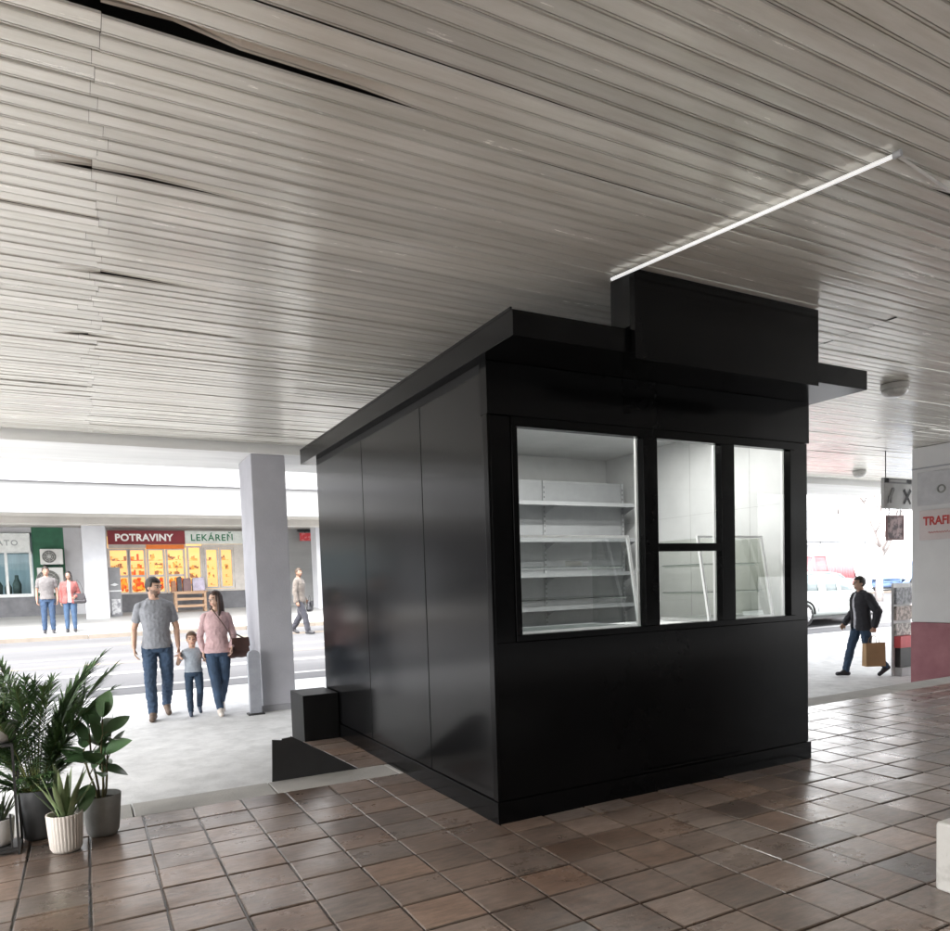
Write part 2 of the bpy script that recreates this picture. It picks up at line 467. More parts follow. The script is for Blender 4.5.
mr5 = nd(nt, 'ShaderNodeMapRange'); mr5.inputs['From Min'].default_value = .38; mr5.inputs['From Max'].default_value = .64; mr5.inputs['To Min'].default_value = .12; mr5.inputs['To Max'].default_value = .7
L(n5.outputs['Fac'], mr5.inputs[0]); L(mr5.outputs[0], b.inputs['Coat Weight'])
n4 = nd(nt, 'ShaderNodeTexNoise', Scale=14.0, Detail=8.0, Roughness=.6); L(tc.outputs['Object'], n4.inputs['Vector'])
bp = nd(nt, 'ShaderNodeBump', Strength=.26, Distance=.012); L(n4.outputs['Fac'], bp.inputs['Height']); L(bp.outputs[0], b.inputs['Normal'])
fl = mb.build('floor', m, color=True); struct(fl, 'worn brown terracotta tile floor of the passage')

# ------------------------------------------------------------------ slatted ceiling
CZ = 3.53; PS = .0925
gaps = [(2.755, .10, 1.40, .15, .0), (3.79, .0, 1.10, .07, .0), (4.97, .16, .84, .06, 0), (6.15, -.06, .68, .06, 0), (2.2, 3.9, 5.2, .05, 0), (5.9, 1.2, 2.3, .03, 0)]
prof = [(0, .010), (.002, .001), (.010, .0), (.062, .0), (.0725, .0008), (.0740, .008), (.0768, .008), (.0778, .001), (.0855, .001), (.0868, .009), (.0925, .010)]
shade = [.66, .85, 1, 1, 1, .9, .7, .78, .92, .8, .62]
joints = [-4.35, -3.9, .15, 5.6, 10.4, 16.5]
mb = MB(); rc = random.Random(11)
def seglist(a, b):
    st = .22 if (-4 < a < 8) else .6
    n_ = max(1, int((b - a) / st)); return frange(a, b, n_)
nsl = int((9.86 + 3.78) / PS)
for k in range(nsl):
    y0 = -3.78 + k * PS
    jx = [j + rc.uniform(-.11, .11) * rc.random() for j in joints]
    for ji in range(len(joints) - 1):
        a, b_ = jx[ji] + .0008, jx[ji + 1] - .0008
        if ji != 2 and ji != 3: a += rc.uniform(0, .0)
        xs = seglist(a, b_)
        dz = rc.gauss(0, .0022); tl = rc.gauss(0, .013); al = rc.gauss(1, .06); ph = rc.uniform(0, 100)
        ns = len(prof); base = len(mb.v)
        vs = []
        for x in xs:
            wv = noise.noise(Vector((x * .7, ph, 0))) * .0045 + noise.noise(Vector((x * 2.3, ph, 5))) * .0016
            op = 0
            for (gy0, g0, g1, gw, _) in gaps:
                if y0 <= gy0 < y0 + PS and g0 < x < g1:
                    t = (x - g0) / (g1 - g0); op = gw * min(1, t / .02) * min(1, (1 - t) * 1.3) * (.75 + .6 * noise.noise(Vector((x * 11, ph, 2))) + .35 * noise.noise(Vector((x * 31, ph, 7))))
            for (py, pz) in prof:
                z = CZ + pz + dz + wv + (py - .046) * (tl + noise.noise(Vector((x * .9, ph, 9))) * .03)
                if op: z += op * (.35 + .65 * (1 - py / PS))
                vs.append((x, y0 + py, z))
        mb.v += vs
        for i in range(len(xs) - 1):
            for q in range(ns - 1):
                v0 = base + i * ns + q
                mb.f.append((v0, v0 + ns, v0 + ns + 1, v0 + 1))
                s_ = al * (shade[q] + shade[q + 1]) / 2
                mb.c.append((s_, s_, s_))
m, nt, b = new_mat('aged_metal_ceiling_slats'); L = nt.links.new
tc = nd(nt, 'ShaderNodeTexCoord'); at = nd(nt, 'ShaderNodeVertexColor'); at.layer_name = 'Col'
mp = nd(nt, 'ShaderNodeMapping'); mp.inputs['Scale'].default_value = (.38, 3.5, 1); L(tc.outputs['Object'], mp.inputs['Vector'])
n1 = nd(nt, 'ShaderNodeTexNoise', Scale=1.3, Detail=9.0, Roughness=.66); L(mp.outputs[0], n1.inputs['Vector'])
r1 = nd(nt, 'ShaderNodeValToRGB'); e = r1.color_ramp.elements; e[0].position = .3; e[0].color = rgb((.75, .735, .665)); e[1].position = .66; e[1].color = rgb((.90, .89, .83))
L(n1.outputs['Fac'], r1.inputs[0])
n2 = nd(nt, 'ShaderNodeTexNoise', Scale=5.0, Detail=8.0, Roughness=.7); L(mp.outputs[0], n2.inputs['Vector'])
r2 = nd(nt, 'ShaderNodeValToRGB'); e = r2.color_ramp.elements; e[0].position = .3; e[0].color = rgb((.84, .82, .79)); e[1].position = .66; e[1].color = rgb((1, 1, 1))
L(n2.outputs['Fac'], r2.inputs[0])
m1 = nd(nt, 'ShaderNodeMix', data_type='RGBA', blend_type='MULTIPLY'); m1.inputs[0].default_value = 1; L(r1.outputs[0], m1.inputs[6]); L(r2.outputs[0], m1.inputs[7])
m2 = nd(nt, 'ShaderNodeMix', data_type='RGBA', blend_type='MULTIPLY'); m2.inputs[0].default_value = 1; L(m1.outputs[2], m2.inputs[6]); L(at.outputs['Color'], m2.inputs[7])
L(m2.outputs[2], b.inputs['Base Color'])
mr = nd(nt, 'ShaderNodeMapRange'); mr.inputs['From Min'].default_value = .3; mr.inputs['From Max'].default_value = .7; mr.inputs['To Min'].default_value = .15; mr.inputs['To Max'].default_value = .29
L(n2.outputs['Fac'], mr.inputs[0]); L(mr.outputs[0], b.inputs['Roughness'])
b.inputs['Specular IOR Level'].default_value = .6
b.inputs['Metallic'].default_value = .28
n3 = nd(nt, 'ShaderNodeTexNoise', Scale=9.0, Detail=6.0); L(mp.outputs[0], n3.inputs['Vector'])
bp = nd(nt, 'ShaderNodeBump', Strength=.08, Distance=.02); L(n3.outputs['Fac'], bp.inputs['Height']); L(bp.outputs[0], b.inputs['Normal'])
M_ceil = m
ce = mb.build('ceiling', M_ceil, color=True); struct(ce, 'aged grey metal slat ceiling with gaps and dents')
mb = MB(); mb.box(-4.4, 17, -4.0, 11.3, 3.86, 4.3)
mb.box(-4.4, 17, -4.0, -3.8, 3.545, 3.85)
struct(mb.build('ceiling_slab', mat('dark_ceiling_void', (.05, .048, .045), .9)), 'dark building slab above the slatted ceiling')
mb = MB(); mb.box(-4.4, 17, 9.88, 11.3, 3.41, 3.855)
struct(mb.build('ceiling_beam', mat('grey_edge_beam', (.84, .84, .82), .7, (.70, .70, .68), 1.2, stretch=(.4, 3, 3), bump=.2, bscale=20)), 'pale plastered beam along the outer edge of the ceiling')
# unseen wall behind the camera, tall and dark to keep the kiosk's reflections dark
wl = MB().box(-14, 20, -9.2, -8.8, -.1, 8.5).build('unseen_dark_wall', mat('dark_reflection_wall', (.06, .058, .055), .85, (.045, .043, .04), 1.4))
tag(wl, 'unseen dark wall behind the viewer, set there to keep the kiosk reflections dark', 'wall')
# ------------------------------------------------------------------ kiosk
KX0, KX1, KY0, KY1 = 2.327, 5.417, 4.095, 7.965
k = thing('kiosk', 'black glossy sales kiosk with a flat overhanging roof and wide front window', 'kiosk', (3.87, 6.0, 0))
MB().box(KX0 - .014, KX1 + .016, KY0 - .016, KY1 + .012, -.12, .145).build('plinth', M_black, k, bevel=.004)
wl = MB()
wl.box(KX0 + .02, 2.42, KY0 + .08, KY1 - .06, .146, 3.017)
wl.box(5.345, KX1, KY0 + .08, KY1, .146, 3.017)
wl.box(2.421, 5.344, KY1 - .06, KY1, .146, 3.017)
each(wl, 'wall', M_black, k)
ys = [4.150, 5.140, 6.480, 7.955]
for a, b_ in zip(ys[:-1], ys[1:]):
    MB().box(KX0, KX0 + .0195, a + .006, b_ - .006, .150, 2.955).build('side_panel', M_blackgloss, k, bevel=.003)
MB().box(KX0 - .004, KX0 + .0195, KY0 - .002, 4.150, .147, 2.99).build('corner_trim', M_black, k, bevel=.003)
MB().box(KX0 + .004, KX0 + .0195, 4.152, KY1 - .005, 2.958, 3.0165).build('top_trim', M_blackmatte, k)
fr = MB()
fr.box(KX0 + .0205, KX1, KY0, KY0 + .078, .147, 1.198)
fr.box(KX0 + .0205, 2.498, KY0, KY0 + .078, 1.1985, 2.679)
fr.box(5.252, KX1, KY0, KY0 + .078, 1.1985, 2.679)
each(fr, 'front_panel', M_black, k, bevel=.003)
MB().box(KX0 - .006, KX1 + .008, KY0 - .016, KY0 + .077, 2.681, 3.0165).build('header', M_black, k, bevel=.003)
MB().box(3.55, 4.62, KY0 - .026, KY0 - .0165, .165, .172).build('trim_strip', M_blackgloss, k)
# roof
rfo = MB().box(2.245, 5.503, 3.616, 8.30, 3.0175, 3.165).build('roof', M_black, k, bevel=.003)
MB().box(2.245, 2.257, 3.640, 8.30, 3.1655, 3.185).build('roof_lip', M_black, rfo)
# window: frame > panes
wf = MB()
wf.box(2.50, 5.25, KY0 - .012, KY0 + .055, 1.200, 1.244); wf.box(2.50, 5.25, KY0 - .012, KY0 + .055, 2.616, 2.679)
for a, b_ in ((2.50, 2.545), (3.615, 3.748), (4.402, 4.542), (5.193, 5.25)): wf.box(a, b_, KY0 - .0125, KY0 + .0555, 1.2445, 2.6155)
wf.box(3.7485, 4.4015, KY0 - .011, KY0 + .054, 1.790, 1.850)
wfo = wf.build('window_frame', M_black, k, bevel=.003)
M_pane = glass_mat('kiosk_window_glass', (.93, .95, .94), .9)
for x0, x1, z0, z1 in ((2.545, 3.615, 1.244, 2.616), (3.748, 4.402, 1.846, 2.616), (3.748, 4.402, 1.244, 1.798), (4.542, 5.193, 1.244, 2.616)):
    MB().quad((x0, KY0 + .02, z0), (x1, KY0 + .02, z0), (x1, KY0 + .02, z1), (x0, KY0 + .02, z1)).build('pane', M_pane, wfo)
rv = MB()
for a in (3.600, 4.388, 5.180): rv.box(a + .002, a + .012, KY0 + .056, KY0 + .078, 1.2445, 2.6155)
each(rv, 'window_reveal', M_alu, k)
# room inside
rm = MB()
rm.box(2.4205, 2.44, 4.175, 6.65, .02, 2.949); rm.box(5.33, 5.3445, 4.175, 6.65, .02, 2.949); rm.box(2.44, 5.33, 6.651, 6.68, .02, 2.949)
rm.box(2.441, 5.329, 4.174, 4.19, .02, 1.15)
each(rm, 'interior_wall', M_white_in, k)
MB().box(2.4205, 5.3445, 4.174, 6.68, 2.951, 2.985).build('interior_ceiling', M_white_in, k)
MB().box(2.4205, 5.3445, 4.174, 6.68, -.02, .0195).build('interior_floor', M_shelf, k)
MB().box(2.441, 5.329, 4.192, 4.86, 1.185, 1.222).build('counter', M_white_in, k, bevel=.004)
# dark seams on the white wall sheets
sm = MB()
for yy in (5.35, 4.62): sm.box(5.3285, 5.331, yy, yy + .004, .1, 2.94)
sm.box(5.3285, 5.331, 4.2, 6.6, 2.20, 2.203)
each(sm, 'wall_joint', mat('wall_joint', (.5, .5, .5), .6), k)

# sign box between ceiling and roof
sg = thing('sign_box', 'blank black box sign standing on the kiosk roof up to the ceiling', 'sign', (3.98, 3.66, 2.97))
MB().box(3.11, 4.854, 3.566, 3.6145, 2.971, 3.521).build('front_board', M_black, sg, bevel=.002)
MB().box(3.112, 4.852, 3.6155, 3.80, 3.187, 3.5205).build('casing', M_blackmatte, sg)

# black base box and skirting beside the kiosk
bs = thing('base_box', 'small black box standing against the rear side of the kiosk with a low black skirt', 'box', (2.1, 7.4, 0))
MB().box(1.93, 2.308, 7.46, 7.98, -.06, .482).build('casing', M_blackmatte, bs, bevel=.003)
MB().prism([(1.285, -.05), (2.04, -.01), (1.799, .148), (1.561, .295), (1.461, .356), (1.455, .350), (1.385, .345), (1.382, .333), (1.302, .346)], 'y', 6.082, 6.10).build('skirt', mat('black_skirt_board', (.028, .028, .029), .5), bs)
# lamp inside
for yl, en, lb in ((4.50, 24, 'white strip lamp under the kiosk ceiling right behind the window header'), (4.98, 38, 'white strip lamp under the kiosk ceiling in the middle of the little room')):
    lp = thing('strip_lamp', lb, 'lamp', (3.9, yl, 2.95), group='strip lamps inside the kiosk')
    MB().box(2.9, 4.9, yl - .05, yl + .05, 2.925, 2.9495).build('lamp_body', M_alu, lp)
    MB().box(2.92, 4.88, yl - .04, yl + .04, 2.915, 2.9245).build('diffuser', mat('lamp_diffuser', (.9, .9, .9), .5, emis=(1, .98, .95), estr=3), lp)
    al = bpy.data.lights.new('kiosk_lamp', 'AREA'); al.shape = 'RECTANGLE'; al.size = 1.9; al.size_y = .07; al.energy = en; al.color = (1, .98, .95)
    ao = bpy.data.objects.new('kiosk_lamp', al); col.objects.link(ao); ao.location = (0, 0, -.04); ao.parent = lp

# shelving unit
sh = thing('shelving_unit', 'grey steel wall shelving seen through the left window pane', 'shelves', (3.85, 6.2, .02))
bp_ = MB()
bp_.box(2.50, 4.152, 6.20, 6.216, .1, 2.62); bp_.box(4.156, 5.2, 6.20, 6.216, .1, 2.62)
each(bp_, 'back_panel', M_shelf, sh)
MB().box(2.52, 5.18, 6.217, 6.26, .02, 2.60).build('frame', M_shelf, sh)
m, nt, b = new_mat('perforated_upright'); L = nt.links.new
tc = nd(nt, 'ShaderNodeTexCoord'); wv_ = nd(nt, 'ShaderNodeTexWave', bands_direction='Z', Scale=6.4); L(tc.outputs['Object'], wv_.inputs['Vector'])
rp_ = nd(nt, 'ShaderNodeValToRGB'); rp_.color_ramp.interpolation = 'CONSTANT'; rp_.color_ramp.elements[0].color = rgb((.42, .43, .44)); rp_.color_ramp.elements[1].position = .6; rp_.color_ramp.elements[1].color = rgb((.03, .03, .03))
L(wv_.outputs[0], rp_.inputs[0]); L(rp_.outputs[0], b.inputs['Base Color'])
M_upr = m; M_upr2 = mat('shelf_upright', (.42, .43, .44), .4)
for x in (3.40, 4.154, 5.17):
    uo_ = MB().box(x - .014, x + .014, 6.186, 6.1995, .1, 2.62).build('upright', M_upr2, sh)
    MB().box(x - .004, x + .004, 6.1845, 6.1858, .2, 2.58).build('slot_strip', M_upr, uo_)
for z in (2.36, 2.0, 1.655, 1.325, .95):
    s_ = MB(); s_.box(2.50, 5.2, 5.925, 6.184, z, z + .012); s_.box(2.50, 5.2, 5.918, 5.9245, z - .022, z + .016)
    so_ = s_.build('shelf', M_shelf, sh)
    br = MB()
    for x in (3.40, 4.154, 5.17): br.prism([(5.95, z - .004), (6.183, z - .09), (6.183, z - .004)], 'x', x - .002, x + .002)
    each(br, 'bracket', M_shelf, so_)
M_case = mat('white_glow_profile', (.85, .86, .86), .3, emis=(1, 1, 1), estr=.22)  # faint glow put into the white frame so it reads bright; no lamp
def display_case(x0, x1, label, tint):
    d = thing('display_case', label, 'display case', ((x0 + x1) / 2, 4.5, 1.222), group='glass display cases on the kiosk counter')
    b0, b1, zb, zt, yb = 4.205, 4.325, 1.224, 1.925, 4.80
    f = MB(); w_ = .02
    P = lambda x, t, o=0: (x, b0 + (b1 - b0) * t + o, zb + (zt - zb) * t)
    for x in (x0, x1 - w_):
        f.add([P(x, 0), P(x + w_, 0), P(x + w_, 0, .02), P(x, 0, .02), P(x, 1), P(x + w_, 1), P(x + w_, 1, .02), P(x, 1, .02)],
              [(0, 3, 2, 1), (4, 5, 6, 7), (0, 1, 5, 4), (1, 2, 6, 5), (2, 3, 7, 6), (3, 0, 4, 7)])
    f.box(x0 + w_, x1 - w_, b0 + .001, b0 + .022, zb, zb + .03); f.box(x0 + w_, x1 - w_, b1, b1 + .02, zt - .018, zt)
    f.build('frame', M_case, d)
    MB().box(x0 + .021, x1 - .021, b0 + .03, yb - .022, zb + .001, zb + .02).build('base_plate', mat('case_base', (.6, .6, .6), .25), d)
    gm = glass_mat('case_glass', tint, 1.2)
    MB().quad(P(x0 + w_, .045, .01), P(x1 - w_, .045, .01), P(x1 - w_, .97, .01), P(x0 + w_, .97, .01)).build('front_glass', gm, d)
    for x in (x0 + .01, x1 - .01):
        MB().add([(x, b0 + .022, zb + .03), (x, yb - .022, zb + .03), (x, yb - .022, zt - .02), (x, b1 + .022, zt - .02)], [(0, 1, 2, 3)]).build('side_glass', glass_mat('case_side_glass', tuple(t * .93 for t in tint), 1.2), d)
    for z in (1.46, 1.69):
        t = (z - zb) / (zt - zb); y0 = b0 + (b1 - b0) * t + .05
        MB().box(x0 + .03, x1 - .03, y0, yb - .03, z, z + .008).build('shelf', glass_mat('case_shelf_glass', (.80, .84, .83), 2.2), d)
        bk = MB()
        for x in (x0 + .05, x1 - .05): bk.box(x - .006, x + .006, y0 + .02, yb - .024, z - .012, z - .0005)
        each(bk, 'bracket', M_alu, d)
    return d
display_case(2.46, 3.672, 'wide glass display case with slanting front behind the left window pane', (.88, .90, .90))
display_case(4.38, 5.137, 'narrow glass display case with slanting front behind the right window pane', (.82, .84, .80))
tg = MB().box(3.10, 3.25, 4.36, 4.365, 1.700, 1.735).build('price_tag', M_alu); tag(tg, 'small blank white price tag on the shelf of the wide display case', 'price tag')

# white tube on the ceiling and cable
tb = MB(); a = Vector((3.074, 3.80, 3.507)); b_ = Vector((3.397, 2.106, 3.507)); a = b_ + (Vector((3.085, 3.64, 3.507)) - b_) * 1.06
lt = thing('ceiling_tube', 'thin white light tube running across the ceiling slats to the black sign', 'tube light', b_)
MB().tube([b_, a], .0105, 10).build('tube', mat('white_tube', (.85, .85, .85), .4, emis=(1, 1, .98), estr=.55), lt, smooth=True)
MB().tube([b_ - (a - b_).normalized() * .035, b_ - (a - b_).normalized() * .0005], .016, 10).build('end_cap', M_shelf, lt)
cb = MB().tube([(3.40, 2.10, 3.516), (3.7, 2.135, 3.512), (4.0, 2.18, 3.516), (4.6, 2.22, 3.514), (5.6, 2.30, 3.516)], .007, 8).build('ceiling_cable', mat('pale_cable', (.7, .69, .66), .5), smooth=True)
tag(cb, 'thin pale cable clipped to the ceiling beyond the end of the white tube', 'cable')

def ceiling_lamp(x, y, label, r=.135):
    l = thing('ceiling_lamp', label, 'lamp', (x, y, 3.52), group='round lamps on the ceiling')
    MB().lathe([(r, 3.525), (r, 3.478), (r * .94, 3.470)], (x, y), 32).build('lamp_base', mat('lamp_base_white', (.62, .61, .58), .5), l, smooth=False, bevel=.004)
    MB().lathe([(r * .92, 3.4695), (r * .9, 3.44), (r * .72, 3.412), (r * .4, 3.398), (.004, 3.394)], (x, y), 32).build('glass_dome', mat('ribbed_lamp_glass', (.70, .70, .68), .18, (.5, .5, .48), 30), l, smooth=True)
ceiling_lamp(7.548, 4.656, 'round glass ceiling lamp right of the kiosk roof')
ceiling_lamp(13.3, 8.9, 'distant round ceiling lamp near the outer edge of the ceiling', .12)

# post and steel guard
ps = thing('post', 'square grey concrete post carrying the ceiling edge beside the family', 'post', (2.25, 10.3, -.05))
MB().box(2.02, 2.475, 9.93, 10.75, -.06, 3.409).build('shaft', mat('grey_post_paint', (.43, .43, .465), .8, (.36, .36, .39), 1.6, bump=.2, bscale=45), ps, bevel=.015)
MB().box(2.005, 2.49, 9.915, 10.765, -.06, .035).build('base_trim', mat('scuffed_base', (.34, .34, .36), .8), ps, bevel=.006)
bo = thing('bollard', 'low grey steel guard with rounded top at the foot of the post', 'bollard', (1.9, 9.82, -.05))
MB().prism([(1.83, -.03), (1.985, -.03), (1.985, .74)] + [(1.9075 + .0775 * math.cos(t), .74 + .07 * math.sin(t)) for t in [PI * q / 8 for q in range(1, 8)]] + [(1.83, .74)], 'y', 9.78, 9.86).build('guard', mat('grey_steel_guard', (.36, .37, .41), .5, (.26, .27, .30), 4), bo, bevel=.006)
MB().box(1.80, 2.01, 9.74, 9.90, -.055, -.029).build('foot_plate', M_darkmetal, bo)

# ------------------------------------------------------------------ right-hand pillar with signs
M_pink = mat('scuffed_pink_paint', (.43, .20, .22), .7, (.34, .14, .165), 2.6, bump=.15, bscale=30)
pl = thing('pillar', 'white plastered pillar with a scuffed pink painted base at the right edge', 'pillar', (12.2, 6.6, -.25))
MB().box(11.80, 12.6, 6.14, 7.0, .742, 3.524).build('shaft', M_paint_white, pl, bevel=.01)
MB().box(11.792, 12.608, 6.132, 7.008, -.27, .735).build('painted_base', M_pink, pl, bevel=.01)
MB().box(11.785, 12.6, 6.14, 7.0, 3.18, 3.20).build('moulding', M_paint_grey, pl)
M_red = mat('red_sign_letters', (.62, .06, .05), .5)
sb = thing('shop_sign', 'white sign panel with red TRAFIKA lettering on the white pillar', 'sign', (11.79, 6.5, 2.03))
MB().box(11.770, 11.791, 6.15, 6.86, 2.05, 2.52).build('panel', mat('sign_panel_pinkish', (.78, .70, .69), .5, (.70, .62, .61), 3), sb, bevel=.004)
text('lettering', 'TRAFIKA', .185, (11.7685, 6.80, 2.285), (R(90), 0, R(-90)), M_red, sb, bold=.006, extrude=.003, sx=.82)
sq = MB().tube([(11.768, 6.72 - .012 * q, 2.165 + .018 * math.sin(q * 1.9) * (.4 + .6 * abs(math.sin(q * .7)))) for q in range(40)], .004, 6)
sq.build('flourish', M_red, sb)
pn = thing('blank_panel', 'pale blank panel with a small round grey emblem above the red lettered sign', 'panel', (11.79, 6.5, 2.62))
MB().box(11.774, 11.7915, 6.15, 6.90, 2.60, 3.12).build('panel', mat('pale_panel', (.68, .68, .70), .5), pn, bevel=.004)
em = MB(); em.tube([(11.773, 6.53 + .055 * math.cos(t), 2.83 + .055 * math.sin(t)) for t in [2 * PI * q / 20 for q in range(21)]], .014, 6)
em.build('emblem', mat('grey_emblem', (.35, .36, .34), .5), pn)
# hanging sign beyond the pillar
hs_ = thing('hanging_sign', 'white hanging sign with a black cross and a grey figure beside the pillar', 'sign', (12.0, 7.3, 2.6))
M_signw = mat('weathered_white_sign', (.62, .62, .61), .5, (.52, .52, .51), 4)
MB().box(11.52, 12.50, 7.28, 7.34, 2.60, 3.10).build('panel', M_signw, hs_, bevel=.006)
hb = MB(); hb.box(11.515, 12.505, 7.272, 7.2795, 3.01, 3.095); hb.build('header_strip', mat('grey_sign_strip', (.30, .30, .31), .5), hs_)
hb = MB(); hb.box(11.52, 11.62, 7.2675, 7.2715, 3.02, 3.085); hb.box(12.12, 12.24, 7.2675, 7.2715, 3.02, 3.085); each(hb, 'strip_mark', M_blackmatte, hs_)
hb = MB(); hb.box(11.66, 12.09, 7.2680, 7.2715, 3.035, 3.070); hb.build('strip_label', M_signw, hs_)
cx_, cz_ = 12.13, 2.80
xs_ = MB()
for sgn in (1, -1):
    d = Vector((.75 * sgn, 0, .95)).normalized(); nn = Vector((-d.z, 0, d.x)) * .022; c0 = Vector((cx_, 7.27, cz_))
    A, B = c0 - d * .15, c0 + d * .15
    yo = .0 if sgn > 0 else .003
    xs_.add([A - nn + Vector((0, yo, 0)), A + nn + Vector((0, yo, 0)), B + nn * 1.5 + Vector((0, yo, 0)), B - nn * 1.5 + Vector((0, yo, 0))], [(0, 1, 2, 3)])
xs_.build('cross_symbol', M_blackmatte, hs_)
fg = MB(); fg.prism([(11.60, 2.68), (11.635, 2.70), (11.66, 2.76), (11.67, 2.69), (11.70, 2.69), (11.715, 2.80), (11.78, 2.90), (11.77, 2.945), (11.72, 2.94), (11.655, 2.82), (11.62, 2.80)], 'y', 7.268, 7.2785)
fg.build('figure_symbol', mat('grey_symbol', (.27, .27, .27), .6), hs_)
rd = MB()
for x in (11.6, 12.4): rd.tube([(x, 7.31, 3.101), (x, 7.31, 3.53)], .008, 8)
each(rd, 'hanger', M_darkmetal, hs_)
ps2 = thing('framed_poster', 'small reddish brown framed poster hanging under the white cross sign', 'poster', (11.85, 7.3, 2.08))
fr_ = MB(); x0, x1, z0, z1 = 11.60, 12.07, 2.08, 2.49
fr_.box(x0, x1, 7.285, 7.315, z0, z0 + .03); fr_.box(x0, x1, 7.285, 7.315, z1 - .03, z1); fr_.box(x0, x0 + .03, 7.2855, 7.3145, z0 + .03, z1 - .03); fr_.box(x1 - .03, x1, 7.2855, 7.3145, z0 + .03, z1 - .03)
fr_.build('frame', mat('reddish_frame', (.30, .17, .17), .5), ps2)
MB().box(x0 + .03, x1 - .03, 7.295, 7.305, z0 + .03, z1 - .03).build('print', mat('faded_print', (.55, .42, .42), .6, (.16, .12, .13), 7, lo=.45, hi=.55), ps2)
rd = MB()
for x in (11.68, 11.98): rd.tube([(x, 7.30, 2.49), (x, 7.30, 2.60)], .006, 8)
each(rd, 'hanger', M_darkmetal, ps2)
rk = thing('newspaper_rack', 'narrow newspaper rack with a red box standing behind the pink based pillar', 'rack', (12.3, 7.5, -.25))
MB().box(12.32, 12.82, 7.62, 7.66, -.26, 1.36).build('back_panel', mat('rack_back', (.66, .66, .66), .6), rk)
for z, c_, hh in ((1.0, (.35, .36, .38), .28), (.72, (.5, .44, .40), .24), (.46, (.62, .60, .56), .2)):
    MB().box(12.33, 12.80, 7.57, 7.618, z, z + hh).build('newspaper', mat('newsprint', c_, .7, tuple(q * .45 for q in c_), 14, lo=.45, hi=.55), rk)
MB().box(12.33, 12.80, 7.50, 7.6185, .24, .44).build('red_box', mat('red_box', (.60, .08, .09), .5), rk, bevel=.005)
MB().box(12.36, 12.78, 7.52, 7.6185, -.10, .236).build('dark_shelf', M_darkmetal, rk)
MB().box(12.34, 12.80, 7.48, 7.6185, -.262, -.105).build('foot', mat('rack_foot', (.45, .45, .45), .6), rk)
# low white block at the right foreground
pb = MB().box(3.655, 4.10, 1.70, 2.05, -.005, .345)
pb = pb.build('masonry_block', mat('chipped_white_paint', (.62, .60, .56), .75, (.36, .34, .31), 5, bump=.4, bscale=40, lo=.3, hi=.5), None, bevel=.018)
tag(pb, 'low chipped white painted block standing on the brown tiles in the foreground', 'block')
# ------------------------------------------------------------------ shop building across the street
SY = 28.0
M_facade = mat('white_facade', (.33, .33, .328), .85, (.24, .24, .238), .7, bump=.2, bscale=20, stretch=(.3, 1, 1.6))
M_soffit = mat('grey_soffit', (.50, .48, .45), .85, (.40, .385, .36), 1.0)
M_lightwall = mat('light_grey_wall', (.60, .60, .62), .8, (.48, .48, .5), 1.1)
M_dado = mat('grey_stone_dado', (.20, .20, .21), .8, (.14, .14, .15), 3)
M_green = mat('dark_green_cladding', (.035, .16, .085), .6, (.02, .10, .055), 2)
M_frame = mat('pale_window_frame', (.62, .58, .54), .5)
sb_ = thing('shop_building', 'long white building with shops under its projecting upper floor across the street', 'building', (0, 28, .9))
MB().box(-45, 24, 22.9, 42, 4.72, 9).build('upper_wall', M_facade, sb_)
MB().box(-45, 24.05, 22.7, 22.899, 3.86, 4.78).build('fascia', M_facade, sb_)
MB().box(-45, 24.05, 22.62, 22.699, 4.70, 4.80).build('ledge', M_paint_grey, sb_)
MB().box(-45, 24.0, 22.901, 28.0, 3.90, 4.715).build('soffit', M_soffit, sb_)
MB().box(-45, 24.0, 24.2, 24.8, 3.70, 3.899).build('soffit_beam', M_soffit, sb_)
MB().box(5.5, 24, 28.0, 42, .3, 3.899).build('ground_floor_wall', M_facade, sb_)
MB().box(-45, 5.499, 29.6, 42, .3, 3.899).build('ground_floor_wall', M_lightwall, sb_)
MB().box(-1.47, -.56, 28.0, 29.6, 1.62, 3.899).build('green_cladding', M_green, sb_)
MB().box(-.555, .74, 28.0, 29.6, .6, 3.899).build('pier', M_lightwall, sb_)
MB().box(-45, -1.475, 28.0, 29.6, 3.72, 3.899).build('bulkhead', M_lightwall, sb_)
MB().box(.745, 5.498, 28.02, 29.6, 3.78, 3.899).build('bulkhead', M_soffit, sb_)
dd = MB(); dd.box(-45, -.56, 27.97, 29.6, .6, 1.615); dd.box(.745, 5.49, 27.97, 29.6, .6, 1.615); each(dd, 'stone_base', M_dado, sb_)
for x in (-14.0, -7.0, .22, 7.9, 15.0):
    c_ = MB().box(x - .38, x + .38, 26.15, 26.85, .55, 3.898) if x != .22 else MB().box(-.02, .66, 26.15, 26.85, .55, 3.898)
    c_.build('column', mat('bluish_white_column', (.66, .67, .70), .8, (.55, .56, .6), 1.2), sb_, bevel=.015)
MB().box(7.86, 8.25, 27.94, 27.999, .9, 2.55).build('door', mat('blue_grey_door', (.36, .42, .48), .6), sb_)
